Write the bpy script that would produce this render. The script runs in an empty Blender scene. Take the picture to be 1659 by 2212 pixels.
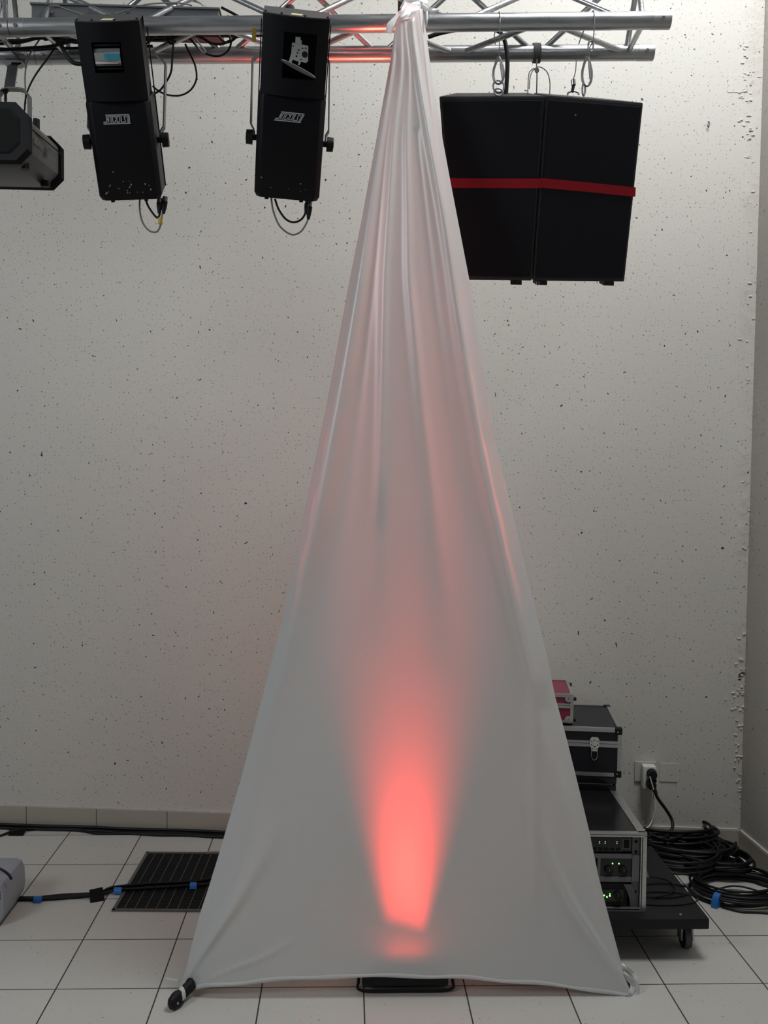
import bpy, bmesh, math, random
from mathutils import Vector, Matrix, Euler
random.seed(7)
PI = math.pi
SC = bpy.context.scene
COL = SC.collection

# ---------------------------------------------------------------- camera
W, H = 1659, 2212
FPX, YAW, PITCH, ROLL, CH = 2132.69, .0377, -.0489, .0118, 1.5453
def _basis():
    cy, sy, cp, sp, cr, sr = math.cos(YAW), math.sin(YAW), math.cos(PITCH), math.sin(PITCH), math.cos(ROLL), math.sin(ROLL)
    f = Vector((sy*cp, cy*cp, sp)); r = Vector((cy, -sy, 0)); u = r.cross(f)
    return cr*r+sr*u, -sr*r+cr*u, f
CR, CU, CF = _basis()
CAM = Vector((0, 0, CH))
cd = bpy.data.cameras.new('camera'); cam = bpy.data.objects.new('camera', cd); COL.objects.link(cam)
m = Matrix.Identity(4)
for i in range(3):
    m[i][0], m[i][1], m[i][2], m[i][3] = CR[i], CU[i], -CF[i], CAM[i]
cam.matrix_world = m
cd.sensor_fit = 'VERTICAL'; cd.sensor_height = 36; cd.lens = FPX*36/H; cd.clip_start = .05
SC.camera = cam

# ---------------------------------------------------------------- light and exposure
SC.view_settings.view_transform = 'Standard'; SC.view_settings.look = 'None'
SC.view_settings.exposure = 0.0; SC.view_settings.gamma = 1; SC.view_settings.use_curve_mapping = False
wd = bpy.data.worlds.new('room_daylight'); SC.world = wd; wd.use_nodes = True
wd.node_tree.nodes['Background'].inputs[0].default_value = (.90, .95, 1, 1)
wd.node_tree.nodes['Background'].inputs[1].default_value = .075
def area(name, loc, target, sx, sy, power, color):
    l = bpy.data.lights.new(name, 'AREA'); l.shape = 'RECTANGLE'; l.size = sx; l.size_y = sy; l.energy = power; l.color = color
    o = bpy.data.objects.new(name, l); COL.objects.link(o); o.location = loc
    o.rotation_euler = (Vector(target)-Vector(loc)).to_track_quat('-Z', 'Y').to_euler()
    return o
area('skylight', (1.35, 2.40, 4.45), (.75, 4.1, 2.6), 1.3, 1.1, 88, (.97, .985, 1))
area('window_daylight', (-3.0, .3, 3.0), (0.0, 3.0, 1.1), 1.3, 1.3, 41, (.90, .96, 1))

# ---------------------------------------------------------------- helpers
def at(px, py, Y):
    d = (px-W/2)/FPX*CR-(py-H/2)/FPX*CU+CF
    return CAM+d*(Y/d.y)
def atz(px, py, Z):
    d = (px-W/2)/FPX*CR-(py-H/2)/FPX*CU+CF
    return CAM+d*((Z-CH)/d.z)
def interp(tab, x):
    if x <= tab[0][0]: return tab[0][1]
    for (a, va), (b, vb) in zip(tab, tab[1:]):
        if x <= b: return va+(vb-va)*(x-a)/(b-a)
    return tab[-1][1]
def basis(o):
    m = Matrix.Identity(4)
    while o is not None:
        m = Matrix.LocRotScale(o.location, o.rotation_euler, o.scale) @ m; o = o.parent
    return m
def put(name, bm, mat, parent=None, world=False, smooth=None, bevel=0, label=None):
    me = bpy.data.meshes.new(name)
    if bevel:
        bmesh.ops.remove_doubles(bm, verts=bm.verts, dist=1e-6)
        es = [e for e in bm.edges if len(e.link_faces) == 2 and e.calc_face_angle(0) > .5]
        bmesh.ops.bevel(bm, geom=es, offset=bevel, segments=2, profile=.7, affect='EDGES', clamp_overlap=True)
    bmesh.ops.recalc_face_normals(bm, faces=bm.faces)
    if smooth is not None:
        for f in bm.faces: f.smooth = True
        for e in bm.edges:
            if len(e.link_faces) == 2 and e.calc_face_angle(0) > smooth: e.smooth = False
    bm.to_mesh(me); bm.free()
    if world and parent is not None: me.transform(basis(parent).inverted())
    if isinstance(mat, (list, tuple)):
        for x in mat: me.materials.append(x)
    else: me.materials.append(mat)
    o = bpy.data.objects.new(name, me); COL.objects.link(o)
    if parent is not None: o.parent = parent
    if label: o['label'] = label
    return o
def put_each(name, bm, mat, parent, **kw):
    """one object for every separate piece of the mesh"""
    bm.verts.ensure_lookup_table(); seen = set(); out = []
    for v in bm.verts:
        if v in seen: continue
        st = [v]; isl = []; seen.add(v)
        while st:
            q = st.pop(); isl.append(q)
            for e in q.link_edges:
                o_ = e.other_vert(q)
                if o_ not in seen: seen.add(o_); st.append(o_)
        nb = bmesh.new(); mp = {q: nb.verts.new(q.co) for q in isl}; fs = set(f for q in isl for f in q.link_faces)
        for f in fs: nb.faces.new([mp[q] for q in f.verts])
        out.append(put(name, nb, mat, parent, **kw))
    bm.free(); return out
def tag(o, label, cat, group=None):
    o['label'] = label; o['category'] = cat
    if group: o['group'] = group
    return o
def thing(name, label, cat, loc=(0, 0, 0), rot=(0, 0, 0), group=None):
    o = bpy.data.objects.new(name, None); COL.objects.link(o); o.location = loc; o.rotation_euler = rot
    o.empty_display_size = .1
    return tag(o, label, cat, group)
def struct(o): o['kind'] = 'structure'; return o
def rename(o, n): o.name = n; return o
BM = bmesh.new
def box(bm, x0, x1, y0, y1, z0, z1, mi=0):
    v = [bm.verts.new(p) for p in ((x0,y0,z0),(x1,y0,z0),(x1,y1,z0),(x0,y1,z0),(x0,y0,z1),(x1,y0,z1),(x1,y1,z1),(x0,y1,z1))]
    for f in ((3,2,1,0),(4,5,6,7),(0,1,5,4),(1,2,6,5),(2,3,7,6),(3,0,4,7)):
        bm.faces.new([v[i] for i in f]).material_index = mi
    return bm
def hexa(bm, p):
    v = [bm.verts.new(q) for q in p]
    for f in ((3,2,1,0),(4,5,6,7),(0,1,5,4),(1,2,6,5),(2,3,7,6),(3,0,4,7)): bm.faces.new([v[i] for i in f])
    return bm
def frame_of(d):
    d = d.normalized(); a = Vector((0, 0, 1)) if abs(d.z) < .9 else Vector((1, 0, 0))
    x = d.cross(a).normalized(); return x, d.cross(x).normalized()
def cyl(bm, a, b, r, r2=None, n=20, caps=True):
    a, b = Vector(a), Vector(b); r2 = r if r2 is None else r2
    x, y = frame_of(b-a); A = []; Bq = []
    for i in range(n):
        t = 2*PI*i/n; d = x*math.cos(t)+y*math.sin(t)
        A.append(bm.verts.new(a+d*r)); Bq.append(bm.verts.new(b+d*r2))
    for i in range(n): bm.faces.new((A[i], A[(i+1) % n], Bq[(i+1) % n], Bq[i]))
    if caps: bm.faces.new(A[::-1]); bm.faces.new(Bq)
    return bm
def smooth_path(pts, k=8, closed=False):
    pts = [Vector(p) for p in pts]; out = []; n = len(pts)
    rng = range(n if closed else n-1)
    for i in rng:
        if closed: p0, p1, p2, p3 = pts[i-1], pts[i], pts[(i+1) % n], pts[(i+2) % n]
        else: p0, p1, p2, p3 = pts[max(i-1, 0)], pts[i], pts[i+1], pts[min(i+2, n-1)]
        for j in range(k):
            t = j/k
            out.append(.5*((2*p1)+(p2-p0)*t+(2*p0-5*p1+4*p2-p3)*t*t+(3*p1-p0-3*p2+p3)*t**3))
    if not closed: out.append(pts[-1])
    return out
def tube(bm, pts, r, n=8, closed=False, flat=None):
    """round tube along the points (parallel transport); flat=(w,h) makes a strap section"""
    pts = [Vector(p) for p in pts]; N = len(pts); T = []
    for i in range(N):
        if closed: t = pts[(i+1) % N]-pts[i-1]
        else: t = pts[min(i+1, N-1)]-pts[max(i-1, 0)]
        T.append(t.normalized())
    x, y = frame_of(T[0]); rings = []
    for i in range(N):
        if i:
            ax = T[i-1].cross(T[i])
            if ax.length > 1e-8:
                R = Matrix.Rotation(T[i-1].angle(T[i]), 3, ax.normalized()); x = R@x; y = R@y
        rr = r[i] if isinstance(r, (list, tuple)) else r
        rings.append([bm.verts.new(pts[i]+(x*math.cos(2*PI*k/n)+y*math.sin(2*PI*k/n))*rr) for k in range(n)])
    for i in range(N if closed else N-1):
        A, B_ = rings[i], rings[(i+1) % N]
        for k in range(n): bm.faces.new((A[k], A[(k+1) % n], B_[(k+1) % n], B_[k]))
    if not closed: bm.faces.new(rings[0][::-1]); bm.faces.new(rings[-1])
    return bm
def cable(name, pts, r, mat, label, cat='cable', group=None, k=8, n=8, parent=None):
    o = put(name, tube(BM(), smooth_path(pts, k), r, n), mat, parent, world=parent is not None, smooth=1)
    if parent is None: tag(o, label, cat, group)
    elif label: o['label'] = label
    return o
def prism(bm, poly, h, axis_o, ax, ay, az):
    """extrude 2D polygon (in ax,ay) by h along az from axis_o"""
    A = [bm.verts.new(axis_o+ax*p[0]+ay*p[1]) for p in poly]; B_ = [bm.verts.new(axis_o+ax*p[0]+ay*p[1]+az*h) for p in poly]
    n = len(poly)
    for i in range(n): bm.faces.new((A[i], A[(i+1) % n], B_[(i+1) % n], B_[i]))
    bm.faces.new(A[::-1]); bm.faces.new(B_)
    return bm
X_, Y_, Z_ = Vector((1, 0, 0)), Vector((0, 1, 0)), Vector((0, 0, 1))

# ---------------------------------------------------------------- materials
def mat(name, col, rough=.6, metal=0, spec=.5, bump=None, noise=None, emit=None):
    m = bpy.data.materials.new(name); m.use_nodes = True; nt = m.node_tree; b = nt.nodes['Principled BSDF']
    b.inputs['Base Color'].default_value = (*col, 1); b.inputs['Roughness'].default_value = rough
    b.inputs['Metallic'].default_value = metal; b.inputs['Specular IOR Level'].default_value = spec
    tc = nt.nodes.new('ShaderNodeTexCoord')
    if noise:
        sc, amt = noise; nz = nt.nodes.new('ShaderNodeTexNoise'); nz.inputs['Scale'].default_value = sc; nz.inputs['Detail'].default_value = 5
        nt.links.new(tc.outputs['Object'], nz.inputs['Vector'])
        mx = nt.nodes.new('ShaderNodeMix'); mx.data_type = 'RGBA'
        mx.inputs[6].default_value = (*[max(0, c*(1-amt)) for c in col], 1); mx.inputs[7].default_value = (*[min(1, c*(1+amt)) for c in col], 1)
        nt.links.new(nz.outputs[0], mx.inputs[0]); nt.links.new(mx.outputs[2], b.inputs['Base Color'])
    if bump:
        sc, st = bump; nz = nt.nodes.new('ShaderNodeTexNoise'); nz.inputs['Scale'].default_value = sc; nz.inputs['Detail'].default_value = 4
        nt.links.new(tc.outputs['Object'], nz.inputs['Vector']); bp = nt.nodes.new('ShaderNodeBump'); bp.inputs['Strength'].default_value = st
        bp.inputs['Distance'].default_value = .002; nt.links.new(nz.outputs[0], bp.inputs['Height']); nt.links.new(bp.outputs[0], b.inputs['Normal'])
    if emit:
        b.inputs['Emission Color'].default_value = (*emit[0], 1); b.inputs['Emission Strength'].default_value = emit[1]
    return m
def N(nt, t, **kw):
    n = nt.nodes.new(t)
    for k, v in kw.items(): setattr(n, k, v)
    return n
def mathn(nt, op, a, b=None, clamp=False):
    n = nt.nodes.new('ShaderNodeMath'); n.operation = op; n.use_clamp = clamp
    for i, v in enumerate((a, b)):
        if v is None: continue
        if isinstance(v, (int, float)): n.inputs[i].default_value = v
        else: nt.links.new(v, n.inputs[i])
    return n.outputs[0]
def mixc(nt, f, a, b):
    n = nt.nodes.new('ShaderNodeMix'); n.data_type = 'RGBA'
    for i, v in ((0, f), (6, a), (7, b)):
        if isinstance(v, (int, float)): n.inputs[i].default_value = v
        elif isinstance(v, tuple): n.inputs[i].default_value = (*v, 1)
        else: nt.links.new(v, n.inputs[i])
    return n.outputs[2]
def specks(nt, vec, scale, dens, rmin, rmax, soft=.04, flat='XY'):
    """mask of irregular specks: voronoi cells, a share of which carry a dot of random size"""
    se = N(nt, 'ShaderNodeSeparateXYZ'); nt.links.new(vec, se.inputs[0]); co = N(nt, 'ShaderNodeCombineXYZ')
    nt.links.new(se.outputs[0], co.inputs[0]); nt.links.new(se.outputs[2 if flat == 'XZ' else 1], co.inputs[1]); vec = co.outputs[0]
    nz = N(nt, 'ShaderNodeTexNoise'); nz.inputs['Scale'].default_value = scale*1.3; nz.inputs['Detail'].default_value = 2; nt.links.new(vec, nz.inputs['Vector'])
    vm = N(nt, 'ShaderNodeVectorMath', operation='SCALE'); vm.inputs['Scale'].default_value = .8/scale; nt.links.new(nz.outputs['Color'], vm.inputs[0])
    ad = N(nt, 'ShaderNodeVectorMath', operation='ADD'); nt.links.new(vec, ad.inputs[0]); nt.links.new(vm.outputs[0], ad.inputs[1])
    v = N(nt, 'ShaderNodeTexVoronoi', voronoi_dimensions='2D'); v.inputs['Scale'].default_value = scale; nt.links.new(ad.outputs[0], v.inputs['Vector'])
    sp = N(nt, 'ShaderNodeSeparateColor'); nt.links.new(v.outputs['Color'], sp.inputs[0])
    rad = mathn(nt, 'ADD', mathn(nt, 'MULTIPLY', mathn(nt, 'POWER', sp.outputs[1], 1.8), rmax-rmin), rmin)
    inside = mathn(nt, 'MULTIPLY', mathn(nt, 'SUBTRACT', rad, v.outputs['Distance']), 1/soft, clamp=True)
    inside = mathn(nt, 'MAXIMUM', mathn(nt, 'MINIMUM', inside, 1), 0)
    on = mathn(nt, 'LESS_THAN', sp.outputs[0], dens)
    return mathn(nt, 'MULTIPLY', inside, on), sp.outputs[2]
def wall_material(name, corner=True, base=(.62, .60, .55)):
    m = bpy.data.materials.new(name); m.use_nodes = True; nt = m.node_tree; b = nt.nodes['Principled BSDF']
    tc = N(nt, 'ShaderNodeTexCoord'); vec = tc.outputs['Object']
    c = None
    big = N(nt, 'ShaderNodeTexNoise'); big.inputs['Scale'].default_value = 1.3; big.inputs['Detail'].default_value = 4; nt.links.new(vec, big.inputs['Vector'])
    c = mixc(nt, big.outputs[0], tuple(x*.95 for x in base), tuple(min(1, x*1.05) for x in base))
    m1, r1 = specks(nt, vec, 70, .62, .07, .20, .10, 'XZ')
    c = mixc(nt, mathn(nt, 'MULTIPLY', m1, .55), c, (.20, .19, .17))
    m2, r2 = specks(nt, vec, 54, .62, .06, .145, .05, 'XZ')
    dark = mixc(nt, mathn(nt, 'LESS_THAN', r2, .06), (.035, .034, .03), (.22, .06, .05))
    c = mixc(nt, mathn(nt, 'MULTIPLY', m2, mathn(nt, 'ADD', mathn(nt, 'MULTIPLY', r2, .55), .42)), c, dark)
    m3, r3 = specks(nt, vec, 20, .45, .03, .075, .02, 'XZ')
    c = mixc(nt, m3, c, (.03, .028, .025))
    # soft grey scuffs
    sc = N(nt, 'ShaderNodeTexNoise'); sc.inputs['Scale'].default_value = 5; sc.inputs['Detail'].default_value = 8; sc.inputs['Roughness'].default_value = .7; nt.links.new(vec, sc.inputs['Vector'])
    sm = mathn(nt, 'MULTIPLY', mathn(nt, 'SUBTRACT', sc.outputs[0], .62, ), 2.5, clamp=True)
    c = mixc(nt, mathn(nt, 'MULTIPLY', mathn(nt, 'MAXIMUM', sm, 0), .35), c, (.27, .25, .22))
    nz = N(nt, 'ShaderNodeTexNoise'); nz.inputs['Scale'].default_value = 190; nt.links.new(vec, nz.inputs['Vector'])
    hgt = mathn(nt, 'MULTIPLY', nz.outputs[0], .12)
    if corner:
        # damp, flaking strip that follows the room corner (object x measured from the corner)
        sx = N(nt, 'ShaderNodeSeparateXYZ'); nt.links.new(vec, sx.inputs[0])
        wob = N(nt, 'ShaderNodeTexNoise'); wob.inputs['Scale'].default_value = 7; nt.links.new(vec, wob.inputs['Vector'])
        d = mathn(nt, 'ABSOLUTE', sx.outputs[0]); d = mathn(nt, 'SUBTRACT', d, mathn(nt, 'MULTIPLY', mathn(nt, 'SUBTRACT', wob.outputs[0], .5), .16))
        mask = mathn(nt, 'MAXIMUM', mathn(nt, 'MULTIPLY', mathn(nt, 'SUBTRACT', .060, d), 22, clamp=True), 0)
        pt = N(nt, 'ShaderNodeTexNoise'); pt.inputs['Scale'].default_value = 2.6; nt.links.new(vec, pt.inputs['Vector'])
        mask = mathn(nt, 'MULTIPLY', mask, mathn(nt, 'MAXIMUM', mathn(nt, 'MULTIPLY', mathn(nt, 'SUBTRACT', pt.outputs[0], .40), 5, clamp=True), .25))
        fl = N(nt, 'ShaderNodeTexNoise'); fl.inputs['Scale'].default_value = 34; fl.inputs['Detail'].default_value = 5; nt.links.new(vec, fl.inputs['Vector'])
        vr = N(nt, 'ShaderNodeTexVoronoi'); vr.inputs['Scale'].default_value = 40; nt.links.new(vec, vr.inputs['Vector'])
        pe = mathn(nt, 'GREATER_THAN', fl.outputs[0], .67); 
        c = mixc(nt, mathn(nt, 'MULTIPLY', mathn(nt, 'MULTIPLY', mask, pe), .6), c, (.25, .17, .11))
        st = N(nt, 'ShaderNodeTexNoise'); st.inputs['Scale'].default_value = 3.5; nt.links.new(vec, st.inputs['Vector'])
        c = mixc(nt, mathn(nt, 'MULTIPLY', mathn(nt, 'MULTIPLY', mask, st.outputs[0]), .35), c, (.42, .31, .25))
        hgt = mathn(nt, 'ADD', hgt, mathn(nt, 'MULTIPLY', mask, mathn(nt, 'ADD', mathn(nt, 'MULTIPLY', fl.outputs[0], 2.0), mathn(nt, 'MULTIPLY', vr.outputs['Distance'], .5))))
    bp = N(nt, 'ShaderNodeBump'); bp.inputs['Strength'].default_value = .6; bp.inputs['Distance'].default_value = .004
    nt.links.new(hgt, bp.inputs['Height']); nt.links.new(bp.outputs[0], b.inputs['Normal'])
    nt.links.new(c, b.inputs['Base Color']); b.inputs['Roughness'].default_value = .55; b.inputs['Specular IOR Level'].default_value = .3
    return m
def floor_material():
    m = bpy.data.materials.new('speckled_tiles'); m.use_nodes = True; nt = m.node_tree; b = nt.nodes['Principled BSDF']
    tc = N(nt, 'ShaderNodeTexCoord'); vec = tc.outputs['Object']; s = N(nt, 'ShaderNodeSeparateXYZ'); nt.links.new(vec, s.inputs[0])
    def edge(o, off):
        t = mathn(nt, 'FRACT', mathn(nt, 'ADD', mathn(nt, 'DIVIDE', mathn(nt, 'SUBTRACT', o, off), .3), 100.5))
        return mathn(nt, 'ABSOLUTE', mathn(nt, 'SUBTRACT', t, .5))
    def cell(o, off): return mathn(nt, 'FLOOR', mathn(nt, 'ADD', mathn(nt, 'DIVIDE', mathn(nt, 'SUBTRACT', o, off), .3), 100))
    e = mathn(nt, 'MINIMUM', edge(s.outputs[0], -1.1365), edge(s.outputs[1], 2.847))
    g = mathn(nt, 'LESS_THAN', e, .0068)
    cx = N(nt, 'ShaderNodeCombineXYZ'); nt.links.new(cell(s.outputs[0], -1.1365), cx.inputs[0]); nt.links.new(cell(s.outputs[1], 2.847), cx.inputs[1])
    wn = N(nt, 'ShaderNodeTexWhiteNoise'); nt.links.new(cx.outputs[0], wn.inputs[0])
    c = mixc(nt, wn.outputs[0], (.565, .55, .51), (.60, .585, .545))
    cl = N(nt, 'ShaderNodeTexNoise'); cl.inputs['Scale'].default_value = 9; cl.inputs['Detail'].default_value = 6; nt.links.new(vec, cl.inputs['Vector'])
    c = mixc(nt, mathn(nt, 'MULTIPLY', cl.outputs[0], .12), c, (.40, .385, .36))
    m1, _ = specks(nt, vec, 75, .5, .07, .22, .12); c = mixc(nt, mathn(nt, 'MULTIPLY', m1, .35), c, (.25, .23, .2))
    m2, _ = specks(nt, vec, 38, .28, .03, .11, .05); c = mixc(nt, mathn(nt, 'MULTIPLY', m2, .75), c, (.10, .09, .08))
    c = mixc(nt, g, c, (.045, .042, .038))
    nt.links.new(c, b.inputs['Base Color'])
    nt.links.new(mathn(nt, 'ADD', mathn(nt, 'MULTIPLY', g, .4), .42), b.inputs['Roughness']); b.inputs['Specular IOR Level'].default_value = .35
    bp = N(nt, 'ShaderNodeBump'); bp.inputs['Distance'].default_value = .0015; bp.invert = True
    nt.links.new(g, bp.inputs['Height']); nt.links.new(bp.outputs[0], b.inputs['Normal'])
    return m
def tile_skirt_material(name, off, last):
    m = bpy.data.materials.new(name); m.use_nodes = True; nt = m.node_tree; b = nt.nodes['Principled BSDF']
    tc = N(nt, 'ShaderNodeTexCoord'); s = N(nt, 'ShaderNodeSeparateXYZ'); nt.links.new(tc.outputs['Object'], s.inputs[0])
    t = mathn(nt, 'FRACT', mathn(nt, 'ADD', mathn(nt, 'DIVIDE', mathn(nt, 'SUBTRACT', s.outputs[0], off), .3), 100.5))
    g = mathn(nt, 'LESS_THAN', mathn(nt, 'ABSOLUTE', mathn(nt, 'SUBTRACT', t, .5)), .005)
    if last is not None: g = mathn(nt, 'MULTIPLY', g, mathn(nt, 'LESS_THAN', s.outputs[0], last))
    nz = N(nt, 'ShaderNodeTexNoise'); nz.inputs['Scale'].default_value = 6; nz.inputs['Detail'].default_value = 6; nt.links.new(tc.outputs['Object'], nz.inputs['Vector'])
    c = mixc(nt, nz.outputs[0], (.38, .345, .29), (.46, .425, .365))
    c = mixc(nt, g, c, (.07, .06, .05)); nt.links.new(c, b.inputs['Base Color']); b.inputs['Roughness'].default_value = .5
    return m
def alu(name, col=(.62, .63, .64), rough=.3):
    m = bpy.data.materials.new(name); m.use_nodes = True; nt = m.node_tree; b = nt.nodes['Principled BSDF']
    tc = N(nt, 'ShaderNodeTexCoord'); mp = N(nt, 'ShaderNodeMapping'); mp.inputs['Scale'].default_value = (2.5, 22, 22); nt.links.new(tc.outputs['Object'], mp.inputs[0])
    nz = N(nt, 'ShaderNodeTexNoise'); nz.inputs['Scale'].default_value = 4; nz.inputs['Detail'].default_value = 7; nt.links.new(mp.outputs[0], nz.inputs['Vector'])
    c = mixc(nt, nz.outputs[0], tuple(x*.72 for x in col), tuple(min(1, x*1.15) for x in col)); nt.links.new(c, b.inputs['Base Color'])
    nt.links.new(mathn(nt, 'ADD', mathn(nt, 'MULTIPLY', nz.outputs[0], .25), rough-.12), b.inputs['Roughness'])
    b.inputs['Metallic'].default_value = .9
    return m
def fabric_material():
    m = bpy.data.materials.new('white_stretch_fabric'); m.use_nodes = True; nt = m.node_tree
    nt.nodes.remove(nt.nodes['Principled BSDF']); out = nt.nodes['Material Output']
    d = N(nt, 'ShaderNodeBsdfDiffuse'); d.inputs[0].default_value = (.80, .81, .80, 1)
    t = N(nt, 'ShaderNodeBsdfTranslucent'); t.inputs[0].default_value = (.86, .85, .83, 1)
    g = N(nt, 'ShaderNodeBsdfGlossy'); g.inputs['Roughness'].default_value = .36; g.inputs[0].default_value = (.9, .9, .9, 1)
    a = N(nt, 'ShaderNodeMixShader'); a.inputs[0].default_value = .30; nt.links.new(d.outputs[0], a.inputs[1]); nt.links.new(t.outputs[0], a.inputs[2])
    q = N(nt, 'ShaderNodeMixShader'); q.inputs[0].default_value = .08; nt.links.new(a.outputs[0], q.inputs[1]); nt.links.new(g.outputs[0], q.inputs[2])
    nt.links.new(q.outputs[0], out.inputs[0])
    return m
M = dict(
    wall=wall_material('flecked_wall_paint'), wall_r=wall_material('flecked_wall_paint_shaded', base=(.50, .485, .445)), floor=floor_material(),  # side wall: same paint, base darkened for the grazing light it gets
    alu=alu('brushed_aluminium'), alu2=alu('case_aluminium', (.6, .6, .6), .36), fabric=fabric_material(),
    black=mat('black_powder_coat', (.0045, .0045, .0065), .5, spec=.22, bump=(260, .15)), blackgloss=mat('black_gloss', (.01, .01, .011), .22),
    dark=mat('dark_plastic', (.009, .009, .010), .6, spec=.3), darkgrey=mat('dark_grey_enamel', (.034, .034, .037), .42, noise=(8, .15)),
    grey=mat('mid_grey_steel', (.13, .135, .14), .45, .5), grill=mat('black_speaker_grille', (.010, .0105, .014), .8, spec=.2),
    edge=mat('speaker_cabinet_paint', (.018, .018, .021), .55, bump=(300, .3)),
    rubber=mat('black_rubber', (.007, .007, .008), .55, spec=.3), cgrey=mat('grey_cable_sheath', (.22, .22, .21), .5), ccoil=mat('black_cable_sheath', (.005, .005, .006), .45, spec=.35),
    white=mat('white_plastic', (.72, .72, .70), .4), offwhite=mat('socket_plate_cream', (.56, .53, .47), .45), yellow=mat('yellow_tape', (.60, .42, .05), .5), paleyellow=mat('pale_yellow_label', (.72, .66, .34), .6),
    blue=mat('blue_tape', (.02, .17, .52), .45), tape=mat('black_gaffer_tape', (.010, .010, .011), .65, spec=.3), red=mat('red_webbing', (.58, .014, .03), .6, noise=(120, .2)),
    redpanel=mat('magenta_red_panel', (.24, .02, .055), .4), blackpanel=mat('dark_laminate', (.012, .013, .017), .42, spec=.35), steel=mat('chrome_steel', (.72, .72, .72), .18, 1), zinc=mat('zinc_steel', (.28, .285, .29), .4, .9),
    logo=mat('silver_print', (.42, .42, .43), .5), hole=mat('black_void', (.003, .003, .003), .9), green=mat('green_led', (.1, .6, .1), .4, emit=((.25, 1, .2), 3)), greendim=mat('dim_green_led', (.3, .5, .35), .4, emit=((.4, .9, .6), .5)),
    mirror=mat('mirror_glass', (.75, .8, .8), .08, 1), lensgrey=mat('lens_glass', (.22, .24, .235), .12), cyan=mat('cyan_reflection', (.03, .36, .52), .15), pale=mat('pale_metal_plate', (.42, .43, .42), .4, .3),
    boxgrey=mat('grey_painted_box', (.115, .12, .125), .5, noise=(5, .2)), hood=mat('grey_plastic_shell', (.32, .34, .38), .45), rope=mat('grey_cord', (.16, .155, .145), .8), plaster=mat('bare_plaster', (.55, .5, .44), .8), brown=mat('brown_cavity', (.10, .07, .05), .9),
    wood=mat('pale_wood', (.4, .33, .24), .7), redlens=mat('red_led_lens', (.5, .02, .01), .3, emit=((1, .05, .02), 6)), board=mat('dolly_board', (.009, .009, .011), .5, spec=.3, noise=(10, .2)),
    scuff=mat('scuffed_grey', (.09, .09, .095), .6), hem=mat('white_hem', (.8, .8, .79), .8), rust=mat('grating_rim', (.13, .12, .105), .5, .3),
)

# ---------------------------------------------------------------- the room
CA, CB = Vector((-1.448, 4.150, 0)), Vector((1.595, 3.851, 0))          # foot of the back wall
WD = (CB-CA).normalized(); WA = math.atan2(WD.y, WD.x); WN = Vector((WD.y, -WD.x, 0))     # towards the room
RDIR = Vector((.045, -1, 0)).normalized()
def wallpt(px, py):
    """point of the back wall seen at that place"""
    d = (px-W/2)/FPX*CR-(py-H/2)/FPX*CU+CF
    t = (CB-CAM).dot(WN)/d.dot(WN); return CAM+d*t
f = put('floor', box(BM(), -4, 2.1, -1.2, 4.6, -.12, 0), M['floor']); struct(f)
w = put('wall_back', box(BM(), -5.2, 0.12, 0, .15, 0, 4.6), M['wall']); w.location = CB; w.rotation_euler.z = WA; struct(w)
ra = math.atan2(RDIR.y, RDIR.x)
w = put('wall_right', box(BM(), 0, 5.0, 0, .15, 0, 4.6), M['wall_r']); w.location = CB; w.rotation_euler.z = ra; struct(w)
j0 = (wallpt(210, 1760)-CB).dot(WD)
w = put('baseboard_back', box(BM(), -5.2, 0, -.010, -.0005, 0, .09), tile_skirt_material('skirting_tiles', j0, -.32), bevel=.002); w.location = CB; w.rotation_euler.z = WA; struct(w)
w = put('baseboard_right', box(BM(), .012, 5.0, -.010, -.0005, 0, .09), tile_skirt_material('skirting_tiles_side', .3, None), bevel=.002); w.location = CB; w.rotation_euler.z = ra; struct(w)
# thin mortar line on top of the skirting
for nm, ln, a in (('trim_1', (-5.2, -.012), WA), ('trim_2', (.012, 5), ra)):
    w = put(nm, box(BM(), ln[0], ln[1], -.009, 0, .0902, .0955), mat(nm+'_mortar', (.55, .53, .49), .9, noise=(40, .2))); w.location = CB; w.rotation_euler.z = a; struct(w)

# flaking plaster in the corner: lifted scales and cavities, on both walls
def flake(bm, c, ax, ay, n, w, h, lift):
    k = 9; ring = []
    for i in range(k):
        t = 2*PI*i/k; r = random.uniform(.7, 1.15)
        ring.append((math.cos(t)*w*r, math.sin(t)*h*r))
    top = bm.verts.new(c+n*lift)
    vs = [bm.verts.new(c+ax*p[0]+ay*p[1]+n*(.0004+lift*.8*max(0, -p[1]/h))) for p in ring]
    for i in range(k): bm.faces.new((top, vs[i], vs[(i+1) % k]))
bmf, bmh = BM(), BM()
for i in range(120):
    py = random.choice([random.gauss(165, 40), random.gauss(260, 60), random.uniform(300, 1650), random.gauss(1560, 90), random.gauss(1640, 60), random.gauss(1480, 40)])
    if not 95 < py < 1740: continue
    cx = interp([(0, 1612), (300, 1613), (700, 1618), (1400, 1606), (1750, 1594)], py)+random.gauss(0, 8 if py > 600 else 11)
    p = wallpt(cx, py); flake(bmf, p, WD, Z_, WN, random.uniform(.004, .011), random.uniform(.002, .006), random.uniform(.002, .006))
for (px, py, ww, hh) in ((1606, 1456, .010, .010), (1600, 1462, .006, .016), (1613, 1455, .006, .006), (1617, 1512, .006, .030), (1613, 1627, .010, .015), (1610, 1645, .004, .006), (1607, 1735, .003, .012)):
    p = wallpt(px-2, py)+WN*.001; k = 10; c = bmh.verts.new(p+WN*.0004)
    vs = [bmh.verts.new(p+WD*math.cos(2*PI*i/k)*ww*random.uniform(.7, 1.2)+Z_*math.sin(2*PI*i/k)*hh*random.uniform(.7, 1.2)) for i in range(k)]
    for i in range(k): bmh.faces.new((c, vs[i], vs[(i+1) % k]))
wb = bpy.data.objects['wall_back']
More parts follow.
